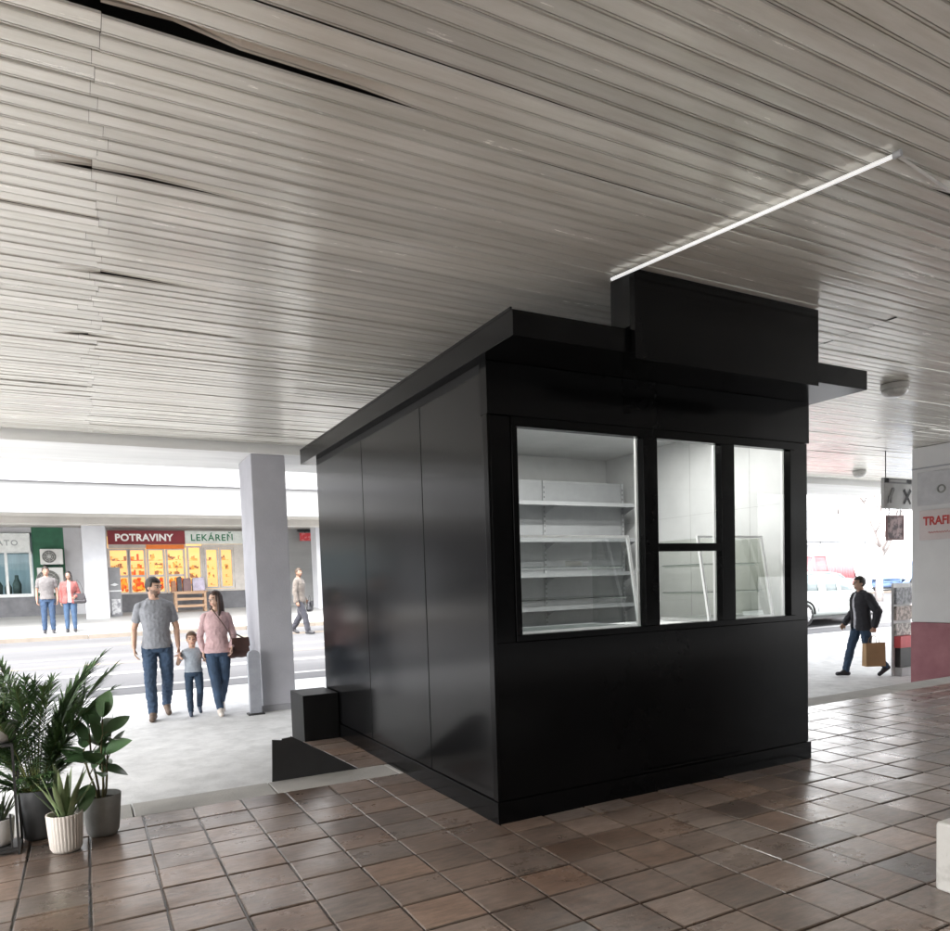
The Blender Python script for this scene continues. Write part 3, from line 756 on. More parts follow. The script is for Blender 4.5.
# left shop window
wn = thing('shop_window', 'wide bluish shop window with white frame at the far left', 'window', (-3.5, 28, 1.6))
f = MB(); f.box(-6.2, -1.5, 27.93, 27.995, 1.62, 1.72); f.box(-6.2, -1.5, 27.93, 27.995, 3.06, 3.10)
for x in (-6.2, -4.6, -3.05, -2.26, -1.58): f.box(x, x + .08, 27.931, 27.994, 1.721, 3.059)
f.build('frame', mat('white_frame', (.78, .80, .79), .5), wn)
MB().quad((-6.12, 27.97, 1.72), (-1.58, 27.97, 1.72), (-1.58, 27.97, 3.06), (-6.12, 27.97, 3.06)).build('pane', glass_mat('bluish_glass', (.72, .84, .88), 1.5), wn)
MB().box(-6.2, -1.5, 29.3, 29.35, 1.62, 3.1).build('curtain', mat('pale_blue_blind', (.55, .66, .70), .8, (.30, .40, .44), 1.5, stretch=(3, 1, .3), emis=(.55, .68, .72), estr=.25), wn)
mq = MB()
for x, h_, w_ in ((-2.55, .55, .14), (-2.0, .62, .12), (-2.25, .42, .1), (-3.4, .5, .2)): mq.lathe([(w_, 1.73), (w_ * 1.1, 1.73 + h_ * .5), (w_ * .5, 1.73 + h_ * .8), (w_ * .45, 1.73 + h_)], (x, 28.5), 14)
each(mq, 'vase', mat('dark_green_goods', (.05, .09, .07), .5, (.16, .2, .18), 5), wn, smooth=True)
s1 = thing('shop_sign', 'white fascia sign with worn faint grey letters above the bluish window', 'sign', (-3.5, 27.9, 3.1))
MB().box(-6.2, -1.52, 27.86, 27.99, 3.105, 3.70).build('panel', mat('white_sign', (.84, .86, .84), .45), s1, bevel=.01)
text('lettering', 'DONATO', .25, (-3.12, 27.855, 3.30), (R(90), 0, 0), mat('faint_grey_letters', (.38, .40, .40), .6), s1, bold=.004, spacing=1.25)
# AC units
def ac_unit(x0, x1, z0, z1, label, yf=27.62):
    a = thing('air_conditioner', label, 'air conditioner', ((x0 + x1) / 2, 27.8, z0), group='air conditioner units on the green wall')
    MB().box(x0, x1, yf, 27.95, z0, z1).build('casing', mat('ac_white', (.70, .70, .68), .5, (.6, .6, .58), 5), a, bevel=.02)
    cx, cz, r = x0 + (x1 - x0) * .40, (z0 + z1) / 2, (z1 - z0) * .40
    g_ = MB(); g_.tube([(cx, yf - .001, cz), (cx, yf - .012, cz)], r, 28); g_.build('fan_well', mat('fan_dark', (.14, .14, .13), .6), a)
    rg = MB()
    for q in (1, .72, .45): rg.tube([(cx + r * q * math.cos(t), yf - .018, cz + r * q * math.sin(t)) for t in [2 * PI * i / 24 for i in range(25)]], .008, 5)
    for q in range(8): rg.tube([(cx, yf - .018, cz), (cx + r * math.cos(q * PI / 4), yf - .018, cz + r * math.sin(q * PI / 4))], .006, 5)
    rg.tube([(cx, yf - .012, cz), (cx, yf - .03, cz)], r * .28, 16)
    remeshed('fan_grille', rg, mat('grille_grey', (.5, .5, .48), .5), a, .008, 0)
    bk = MB(); 
    for x in (x0 + .08, x1 - .12): bk.box(x, x + .04, yf + .02, 27.99, z0 - .05, z0 - .002)
    each(bk, 'bracket', M_darkmetal, a)
ac_unit(-1.25, -.60, 2.66, 3.17, 'upper air conditioner unit on the green wall')
ac_unit(-1.36, -.62, 1.72, 2.56, 'lower larger air conditioner unit behind the standing couple')
# shop signs with writing
s2 = thing('shop_sign', 'dark red sign with white POTRAVINY lettering', 'sign', (2, 27.9, 3.3))
MB().box(.76, 3.235, 27.84, 28.0, 3.33, 3.80).build('panel', mat('dark_red_sign', (.26, .035, .045), .5, (.22, .03, .04), 3), s2, bevel=.01)
text('lettering', 'POTRAVINY', .335, (.98, 27.836, 3.445), (R(90), 0, 0), mat('white_letters', (.85, .84, .80), .5, emis=(1, 1, 1), estr=.15), s2, bold=.012, spacing=1.05, sx=.98)
s3 = thing('shop_sign', 'white sign with green LEKÁREŇ lettering', 'sign', (4.3, 27.9, 3.3))
MB().box(3.24, 5.49, 27.84, 28.0, 3.33, 3.80).build('panel', mat('mint_white_sign', (.82, .86, .82), .5), s3, bevel=.01)
text('lettering', 'LEKÁREŇ', .335, (3.42, 27.836, 3.445), (R(90), 0, 0), mat('green_letters', (.02, .20, .09), .5), s3, bold=.004, spacing=1.12, sx=.98)
# lit shop fronts: window > pane, goods behind
M_clear = glass_mat('shop_glass', (.97, .97, .95), .6)
M_warm = mat('glowing_shop_wall', (.9, .65, .25), .7, (.85, .5, .15), 1.2, emis=(1, .77, .36), estr=.8)  # wall and ceiling glow themselves, in place of shop lamps
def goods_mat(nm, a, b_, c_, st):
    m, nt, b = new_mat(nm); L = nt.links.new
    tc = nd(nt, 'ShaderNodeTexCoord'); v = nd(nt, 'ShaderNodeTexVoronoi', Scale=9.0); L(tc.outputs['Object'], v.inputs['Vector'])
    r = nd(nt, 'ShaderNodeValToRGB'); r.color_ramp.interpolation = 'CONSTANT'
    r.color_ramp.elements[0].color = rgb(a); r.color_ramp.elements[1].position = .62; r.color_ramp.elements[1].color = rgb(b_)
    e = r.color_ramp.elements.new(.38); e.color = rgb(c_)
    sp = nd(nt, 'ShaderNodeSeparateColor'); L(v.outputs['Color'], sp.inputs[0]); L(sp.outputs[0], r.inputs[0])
    L(r.outputs[0], b.inputs['Base Color']); L(r.outputs[0], b.inputs['Emission Color']); b.inputs['Emission Strength'].default_value = st  # goods emit their own colour, standing in for the shop's lighting
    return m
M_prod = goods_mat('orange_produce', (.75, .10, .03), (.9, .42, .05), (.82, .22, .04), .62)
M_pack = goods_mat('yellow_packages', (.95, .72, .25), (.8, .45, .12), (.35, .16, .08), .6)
front = thing('lit_shopfront', 'row of tall shop windows glowing yellow above orange produce under the two signs', 'shop window', (3, 28, 1.6))
rg = random.Random(5)
def shop_window(x0, x1, z0, z1, zm):
    f = MB(); t_ = .07
    f.box(x0 - t_, x1 + t_, 27.90, 27.99, z0 - t_, z0); f.box(x0 - t_, x1 + t_, 27.90, 27.99, z1, z1 + t_)
    f.box(x0 - t_, x0, 27.901, 27.989, z0, z1); f.box(x1, x1 + t_, 27.901, 27.989, z0, z1)
    if zm: f.box(x0, x1, 27.905, 27.985, zm - .04, zm + .04)
    fo = f.build('frame', M_frame, front)
    MB().quad((x0, 27.95, z0), (x1, 27.95, z0), (x1, 27.95, z1), (x0, 27.95, z1)).build('pane', M_clear, fo)
wx = [(.80, 1.32), (1.44, 1.86), (2.02, 2.48), (2.64, 3.15)]
for i, (x0, x1) in enumerate(wx):
    shop_window(x0, x1, 1.66, 3.12, 2.22)
for x0, x1 in ((3.34, 3.72),): shop_window(x0, x1, 1.9, 3.2, None)
for x0, x1 in ((3.94, 4.30), (4.46, 4.82)): shop_window(x0, x1, 1.78, 3.12, None)
inf = MB(); inf.box(3.80, 3.865, 27.92, 27.98, 1.62, 3.32); inf.box(4.90, 5.49, 27.92, 27.98, 1.62, 3.32); inf.box(3.866, 4.899, 27.92, 27.98, 3.196, 3.32); inf.box(.76, 3.26, 27.92, 27.98, 3.20, 3.325)
inf.box(3.866, 4.899, 27.92, 27.98, 1.62, 1.70)
each(inf, 'infill', M_frame, front)
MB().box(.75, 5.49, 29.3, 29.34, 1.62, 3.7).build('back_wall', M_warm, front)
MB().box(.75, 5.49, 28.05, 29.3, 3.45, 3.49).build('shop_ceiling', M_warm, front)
MB().box(1.95, 3.2, 27.895, 27.919, 3.16, 3.31).build('banner', mat('orange_banner', (.6, .16, .03), .6, emis=(.8, .2, .03), estr=.3), front)
for (x0, x1) in wx:
    for z, rows in ((1.66, 3),):
        pr = MB()
        for q in range(46):
            r = rg.uniform(.045, .075); pr.ell((rg.uniform(x0 + .04, x1 - .04), rg.uniform(28.15, 28.3), z + .06 + rg.uniform(0, .40)), (r, r, r), 8, 6)
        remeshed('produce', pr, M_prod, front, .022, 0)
    pr = MB()
    for z in (2.26, 2.52, 2.80):
        x = x0 + .02
        while x < x1 - .05:
            w_ = rg.uniform(.05, .11); h_ = rg.uniform(.08, .22)
            if rg.random() < .72: pr.box(x, x + w_ - .008, 28.25, 28.4, z, z + h_)
            x += w_
        pr.box(x0, x1, 28.2, 28.45, z - .025, z - .002)
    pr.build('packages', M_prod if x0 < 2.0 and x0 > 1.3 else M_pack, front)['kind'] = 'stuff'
for (x0, x1) in ((3.36, 3.70), (3.96, 4.28), (4.48, 4.80)):
    pr = MB()
    for z in (1.85, 2.15, 2.45, 2.78):
        x = x0
        while x < x1 - .04:
            w_ = rg.uniform(.04, .09); h_ = rg.uniform(.06, .17)
            if rg.random() < .6: pr.box(x, x + w_ - .008, 28.4, 28.5, z, z + h_)
            x += w_
        pr.box(x0, x1, 28.38, 28.55, z - .02, z - .002)
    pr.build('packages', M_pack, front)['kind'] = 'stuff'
# wooden bench rack with bags and boxes
M_wood = mat('pale_wood', (.46, .30, .19), .6, (.34, .21, .13), 4, stretch=(.4, 4, 4))
bn = thing('wooden_rack', 'pale slatted wooden bench rack in front of the pharmacy windows', 'bench', (3.2, 27.2, .87))
gz_ = ground_z(3.2, 27.2) + .05
for x in (2.70, 3.66): MB().box(x, x + .08, 26.95, 27.42, gz_, 1.60).build('leg', M_wood, bn)
for z in (1.08, 1.32, 1.54): MB().box(2.785, 3.655, 26.94, 26.98, z, z + .09).build('slat', M_wood, bn)
MB().box(2.62, 3.80, 26.92, 27.45, 1.602, 1.64).build('bench_top', M_wood, bn)
for i, (x0, x1, z1, c_, lb) in enumerate(((2.62, 2.78, 2.02, (.34, .17, .10), 'tall brown paper bag at the left end of the wooden rack'), (2.81, 2.97, 2.16, (.09, .08, .09), 'dark bag second from the left on the wooden rack'),
                          (3.0, 3.27, 2.10, (.22, .14, .14), 'wide dark brown sack in the middle of the wooden rack'), (3.31, 3.72, 2.12, (.50, .45, .55), 'pale lilac box at the right end of the wooden rack'))):
    o_ = MB().prism([(x0, 1.642), (x1, 1.642), (x1 - .01, z1 - .05), (x1 - .04, z1), (x0 + .03, z1 - .02), (x0 + .005, z1 - .08)], 'y', 27.0, 27.3).build('bag' if i < 3 else 'box', mat('goods_' + 'abcd'[i], c_, .7, tuple(q * .6 for q in c_), 6), bevel=.02)
    tag(o_, lb, 'bag' if i < 3 else 'box', 'goods on the wooden rack')
ab = thing('notice_board', 'tall narrow grey notice board beside the white column', 'notice board', (.86, 26.7, .8))
MB().box(.70, 1.04, 26.68, 26.74, .86, 2.50).build('board', mat('grey_board', (.28, .28, .29), .6), ab, bevel=.008)
MB().box(.74, 1.00, 26.672, 26.679, .95, 1.45).build('notice', mat('printed_notice', (.66, .66, .66), .7, (.25, .25, .27), 9, lo=.42, hi=.55), ab)
MB().box(.68, 1.06, 26.675, 26.681, 1.70, 1.74).build('rail', M_alu, ab)
MB().prism([(.72, 1.92), (.86, 1.98), (.97, 1.93), (.86, 1.88)], 'y', 26.670, 26.679).build('mark', M_alu, ab)
s4 = thing('shop_sign', 'small red hanging sign on the white facade beyond the post', 'sign', (7.6, 27.8, 3.4))
MB().box(7.37, 7.80, 27.80, 27.84, 3.44, 3.74).build('panel', mat('bright_red_sign', (.62, .05, .06), .5, (.7, .25, .25), 9, lo=.4, hi=.5), s4, bevel=.005)
MB().box(7.30, 7.88, 27.79, 27.999, 3.80, 3.85).build('canopy', M_darkmetal, s4)
MB().box(7.57, 7.60, 27.81, 27.83, 3.741, 3.799).build('hanger', M_darkmetal, s4)

# ------------------------------------------------------------------ right background: cars, shelter, tree, far block
def car(name, label, loc, rz, paint, glasscol=(.05, .07, .08), van=False, L_=4.2, W_=1.75, Hh=1.46):
    c = thing(name, label, 'van' if van else 'car', loc, rz, local=True)
    h = L_ / 2; w2 = W_ / 2
    if van:
        topl = [(-h, .95), (-h + .05, 1.0), (-h * .5, 1.0), (0, 1.02), (h * .55, 1.0), (h * .8, .95), (h, .75)]
        gl = [(-h + .06, .0), (-h + .16, 1), (-h * .3, 1), (h * .2, 1.0), (h * .42, .98), (h * .78, 0)]
    else:
        topl = [(-h, .72), (-h + .06, .92), (-h * .6, .97), (0, .95), (h * .45, .93), (h * .8, .84), (h * .97, .70), (h, .55)]
        gl = [(-h + .10, .0), (-h * .72, .82), (-h * .42, .99), (0, 1.0), (h * .22, .93), (h * .62, 0)]
    def lerp(t, x):
        for (a, va), (b_, vb) in zip(t[:-1], t[1:]):
            if a <= x <= b_: return va + (vb - va) * (x - a) / (b_ - a)
        return t[-1][1] if x > t[-1][0] else t[0][1]
    rings = []
    for i in range(25):
        x = -h + L_ * i / 24; zt = lerp(topl, x)
        e_ = abs(x) / h; w_ = w2 * (1 - .12 * max(0, e_ - .7) / .3 - .10 * max(0, e_ - .93) / .07)
        zb = .22 + .12 * max(0, e_ - .8) / .2
        rings.append([(x, -w_ * .9, zb), (x, -w_ * .985, zb + .14), (x, -w_, zb + .32), (x, -w_ * .985, zt - .10), (x, -w_ * .93, zt - .015), (x, -w_ * .6, zt + .015), (x, 0, zt + .025),
                      (x, w_ * .6, zt + .015), (x, w_ * .93, zt - .015), (x, w_ * .985, zt - .10), (x, w_, zb + .32), (x, w_ * .985, zb + .14), (x, w_ * .9, zb)])
    body = MB().loft(rings).build('body', paint, c, smooth=True)
    fix_normals(body.data)
    rg_ = []; rr = []
    x0, x1 = gl[0][0], gl[-1][0]
    for i in range(21):
        x = x0 + (x1 - x0) * i / 20; zt0 = lerp(topl, x) - .06; t = lerp(gl, x); zt = zt0 + (Hh - zt0) * t
        wb = w2 * .93; wt = w2 * (.93 - .17 * t)
        rg_.append([(x, -wb, zt0), (x, -(wb + wt) / 2 * 1.01, (zt0 + zt) / 2), (x, -wt, zt - .03 * t), (x, -wt * .8, zt), (x, 0, zt + .015 * t), (x, wt * .8, zt), (x, wt, zt - .03 * t), (x, (wb + wt) / 2 * 1.01, (zt0 + zt) / 2), (x, wb, zt0)])
    gh = MB().loft(rg_).build('window_glass', mat('car_glass', glasscol, .08, tuple(q * .7 for q in glasscol), 2, spec=.8), c, smooth=True)
    fix_normals(gh.data)
    # roof skin and pillars
    ri = [r for r in rg_ if r[4][2] > (Hh - .16)]
    rings2 = [[(p[0], p[1] * 1.012, p[2] + .012) for p in r[2:7]] for r in ri]
    mb = MB(); n5 = 5
    for r in rings2: mb.v += r; 
    for i in range(len(rings2) - 1):
        for q in range(4): mb.f.append((i * 5 + q, i * 5 + q + 1, (i + 1) * 5 + q + 1, (i + 1) * 5 + q)); mb.c.append((1, 1, 1))
    rf_ = mb.build('roof', paint, c, smooth=True); sd_ = rf_.modifiers.new('s', 'SOLIDIFY'); sd_.thickness = .02; sd_.offset = 0
    for s in (-1, 1):
        pm = MB()
        k_ = 2 if s < 0 else 6; bt = 0 if s < 0 else 8
        for i in (1, 2, 3, 8, 9, 13, 18, 19) if not van else (1, 2, 3, 4, 5, 6, 7, 8, 9, 10, 15, 16, 17):
            a_, b_ = rg_[i], rg_[min(20, i + 1)]
            A, B = Vector(a_[bt]), Vector(a_[k_]); C_, D = Vector(b_[bt]), Vector(b_[k_]); Mi = Vector(a_[k_ - 1 if s < 0 else k_ + 1]); Mj = Vector(b_[k_ - 1 if s < 0 else k_ + 1])
            off = Vector((0, .012 * s, .004))
            pm.add([A + off, Mi + off, B + off, C_ + off, Mj + off, D + off], [(0, 1, 4, 3), (1, 2, 5, 4)])
        for po in each(pm, 'pillar', paint, c, smooth=True):
            so2 = po.modifiers.new('s', 'SOLIDIFY'); so2.thickness = .012; so2.offset = 0
    for sx in (-1, 1):
        for sy in (-1, 1):
            x = sx * L_ * .305; y = sy * (w2 - .10); r = .315
            wh = MB().tube([(x, y - .10, r), (x, y - .085, r), (x, y + .085, r), (x, y + .10, r)], [r - .03, r, r, r - .03], 28).build('wheel', mat('tyre', (.02, .02, .02), .8), c, smooth=False)
            rm_ = MB(); yy = y + sy * .098
            rm_.tube([(x, yy - sy * .01, r), (x, yy + sy * .006, r)], [.205, .195], 24)
            for q in range(10):
                t = 2 * PI * q / 10; rm_.capsule((x, yy + sy * .012, r), (x + .185 * math.cos(t), yy + sy * .012, r + .185 * math.sin(t)), .03, .018, 6)
            rm_.build('rim', mat('alloy', (.55, .55, .56), .35, metal=.6), wh)
            ar = MB().tube([(x + (r + .045) * math.cos(t), sy * (w2 - .004), r + (r + .045) * math.sin(t)) for t in [PI * q / 14 for q in range(15)]], .03, 8).build('wheel_arch', M_blackmatte, c, smooth=True)
    for sy in (-1, 1):
        MB().ell((h - .16, sy * w2 * .66, .66), (.14, .17, .075), 14, 8).build('headlight', mat('headlight_glass', (.75, .77, .78), .1), c, smooth=True)
        MB().ell((-h + .09, sy * w2 * .80, .80), (.10, .09, .12), 14, 8).build('tail_light', mat('tail_red', (.5, .03, .03), .2), c, smooth=True)
        MB().ell((h * .36, sy * (w2 + .07), .98), (.07, .10, .065), 12, 8).build('mirror', paint, c, smooth=True)
        MB().capsule((-.38, sy * (w2 - .002), .80), (-.20, sy * (w2 - .002), .80), .017, .017, 8).build('door_handle', M_shelf, c, smooth=True)
        dl = MB()
        for x in (-.75, .12, .98): dl.box(x - .005, x + .005, sy * (w2 - .004), sy * (w2 + .004), .38, .86)
        each(dl, 'door_seam', M_darkmetal, c)
    MB().box(-h + .35, h - .35, -w2 * .97, w2 * .97, .17, .24).build('sill', M_darkmetal, c)
    return c
M_silver = mat('pale_silver_paint', (.62, .66, .64), .25, (.58, .62, .60), 2, coat=.6)
M_redp = mat('muted_red_paint', (.42, .15, .165), .45, (.38, .13, .145), 1, coat=.2)  # desaturated, slightly pinkish red
M_bluep = mat('pale_blue_paint', (.22, .34, .62), .35, coat=.3)
car('parked_car', 'pale silver hatchback parked beyond the kiosk behind the walking man', (18.62, 14.05, ground_z(18.6, 14.05) + .003), R(1), M_silver, (.22, .27, .28))
car('parked_van', 'muted red van parked behind the silver hatchback', (26.1, 19.6, ground_z(26, 19.6) - .003), R(180), M_redp, (.30, .10, .11), True, 3.7, 1.75, 1.86)
car('parked_car', 'pale blue car far off beside the white pillar', (36.5, 22.0, ground_z(36, 22)), R(190), M_bluep, (.3, .4, .5))
# bus shelter
st = thing('bus_shelter', 'white bus shelter with a thin dark roof edge behind the red van', 'shelter', (30, 23.6, .6))
MB().box(27.5, 34.5, 22.6, 24.3, 3.05, 3.12).build('roof', mat('shelter_roof', (.35, .36, .37), .5), st)
MB().box(27.6, 34.4, 24.1, 24.14, .75, 3.0).build('back_wall', mat('frosted_white_panel', (.80, .81, .82), .4), st)
for x in (27.55, 31.0, 34.4): MB().box(x, x + .07, 22.7, 22.77, .5, 3.049).build('post', M_shelf, st)
# bare tree
def bare_tree(name, label, base, h, seed, m):
    t = thing(name, label, 'tree', base)
    rt = random.Random(seed); tr = MB(); cr = MB(); B = Vector(base)
    top = B + Vector((.3, .1, h * .36))
    tr.tube([B - Vector((0, 0, .1)), B + Vector((.03, 0, h * .12)), B + Vector((.12, .02, h * .25)), top], [h * .026, h * .02, h * .017, h * .014], 10)
    def br(p, d, l, r, dep):
        q = [p]; dd = d.copy(); n_ = 5
        for i in range(n_):
            dd = (dd + Vector((rt.gauss(0, .14), rt.gauss(0, .14), rt.gauss(.05, .09)))).normalized(); q.append(q[-1] + dd * l / n_)
        cr.tube(q, [r * (1 - .6 * i / n_) for i in range(n_ + 1)], 6)
        if dep < 4:
            for _ in range(3 if dep else 4):
                i = rt.randint(2, n_); a = rt.uniform(.35, .9)
                nd_ = (dd + Vector((rt.gauss(0, 1), rt.gauss(0, 1), rt.gauss(.2, .6))) * a).normalized()
                br(q[i], nd_, l * rt.uniform(.55, .75), r * .5, dep + 1)
    for q in range(6):
        a = q * PI / 3 + rt.uniform(-.4, .4); br(top - Vector((0, 0, h * .02 * q)), Vector((math.cos(a) * .7, math.sin(a) * .7, .8)).normalized(), h * .33, h * .010, 0)
    tr.build('trunk', m, t, smooth=True); cr.build('crown', m, t, smooth=True)
M_bark = mat('haze_grey_bark', (.40, .37, .36), .9, (.28, .26, .25), 8)  # bark colour paled to stand for haze
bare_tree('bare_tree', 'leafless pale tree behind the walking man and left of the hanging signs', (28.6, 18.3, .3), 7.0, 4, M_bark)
# far apartment block
fb = thing('apartment_block', 'apartment block in pale, haze-tinted colours far behind the red van', 'building', (58, 34, .9), local=False)
MB().box(56, 70, -10, 70, .5, 22).build('wall', mat('haze_white_facade', (.86, .86, .86), .8, (.82, .82, .82), .4), fb)  # near-white wall colour stands in for distant haze
fw = mat('haze_pale_window', (.62, .65, .69), .4)  # window colour paled for the same haze
for zz in range(6):
    for q in range(19):
        y = -6 + q * 4.0
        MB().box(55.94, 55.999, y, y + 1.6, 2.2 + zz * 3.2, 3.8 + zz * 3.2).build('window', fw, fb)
MB().box(55.6, 70.4, -10.4, 70.4, 22.001, 22.4).build('roof', M_paint_grey, fb)
# ------------------------------------------------------------------ people
def skin_mat(name):
    m, nt, b = new_mat(name); a = nd(nt, 'ShaderNodeVertexColor'); a.layer_name = 'Col'
    n1 = nd(nt, 'ShaderNodeTexNoise', Scale=30.0, Detail=4.0)
    mr = nd(nt, 'ShaderNodeMapRange'); mr.inputs['To Min'].default_value = .88; mr.inputs['To Max'].default_value = 1.1
    nt.links.new(n1.outputs['Fac'], mr.inputs[0])
    mx = nd(nt, 'ShaderNodeMix', data_type='RGBA', blend_type='MULTIPLY'); mx.inputs[0].default_value = 1
    nt.links.new(a.outputs['Color'], mx.inputs[6]); nt.links.new(mr.outputs[0], mx.inputs[7])
    nt.links.new(mx.outputs[2], b.inputs['Base Color']); b.inputs['Roughness'].default_value = .5
    b.inputs['Subsurface Weight'].default_value = .08; b.inputs['Subsurface Radius'].default_value = (.02, .008, .004)
    return m
M_skin = skin_mat('skin')
def cloth(name, c, c2=None, scale=14, bump=.35): return mat(name, c, .85, c2 or tuple(q * .8 for q in c), scale, bump=bump, bscale=45, sheen=.15)
def denim(name, c): return mat(name, c, .85, tuple(q * .5 for q in c), 7, bump=.3, bscale=90, lo=.3, hi=.7)

def hand(mb, w, d, nrm, s, curl=.5):
    """palm, four unequal bent fingers and a thumb; d = direction of the hand, nrm = palm normal (fingers curl that way)"""
    w = Vector(w); d = Vector(d).normalized(); nrm = Vector(nrm); nrm = (nrm - d * nrm.dot(d)).normalized(); sd_ = d.cross(nrm)
    for q in (-.024, -.008, .008, .024): mb.capsule(w + sd_ * q * .7 * s, w + d * .085 * s + sd_ * q * 1.15 * s, .015 * s, .0125 * s, 10)
    for q, ln in zip((-.0315, -.0105, .0105, .0315), (.066, .078, .074, .056)):
        a = w + d * .085 * s + sd_ * q * s
        a1 = a + (d * math.cos(curl) + nrm * math.sin(curl)) * ln * .45 * s
        a2 = a1 + (d * math.cos(curl * 2) + nrm * math.sin(curl * 2)) * ln * .32 * s
        a3 = a2 + (d * math.cos(curl * 2.8) + nrm * math.sin(curl * 2.8)) * ln * .25 * s
        mb.chain([a, a1, a2, a3], [.0092 * s, .0086 * s, .008 * s, .007 * s], 8)
    t0 = w + d * .025 * s - sd_ * .026 * s; t1 = t0 + (d * .75 - sd_ * .55 + nrm * .35).normalized() * .042 * s; t2 = t1 + (d * .9 - sd_ * .1 + nrm * .4).normalized() * .03 * s
    mb.chain([t0, t1, t2], [.014 * s, .0105 * s, .009 * s], 8)

TORSO_M = [(.84, .155, .105, .0), (.90, .170, .118, .0), (.97, .168, .118, .0), (1.06, .155, .108, .0), (1.16, .158, .108, -.004), (1.28, .178, .120, -.008), (1.38, .192, .120, -.004), (1.45, .180, .100, .006), (1.50, .125, .078, .012), (1.54, .070, .066, .016)]
TORSO_F = [(.84, .150, .105, .0), (.90, .172, .120, .004), (.97, .166, .116, .004), (1.06, .134, .096, .0), (1.14, .128, .090, -.004), (1.26, .148, .116, -.016), (1.34, .155, .118, -.014), (1.43, .150, .090, .004), (1.48, .105, .070, .012), (1.53, .058, .056, .016)]
def torso(mb, rows, s, infl, z0, z1, wx=1.0, lean=(0, 0), n=22, flare=0.0):
    rings = []
    zs = [z0] + [r[0] for r in rows if z0 < r[0] < z1] + [z1]
    for z in zs:
        for a, b_ in zip(rows[:-1], rows[1:]):
            if a[0] <= z <= b_[0] + 1e-6:
                t = (z - a[0]) / (b_[0] - a[0]); rx = a[1] + (b_[1] - a[1]) * t; ry = a[2] + (b_[2] - a[2]) * t; yo = a[3] + (b_[3] - a[3]) * t; break
        f = flare * max(0, (1.08 - z) / .2)
        k_ = (z - .95)
        rings.append([((rx * wx + infl + f) * s * math.cos(t) + lean[0] * k_ * s, (ry + infl + f) * s * math.sin(t) + (yo + lean[1] * k_) * s, z * s) for t in [2 * PI * q / n for q in range(n)]])
    mb.loft(rings)

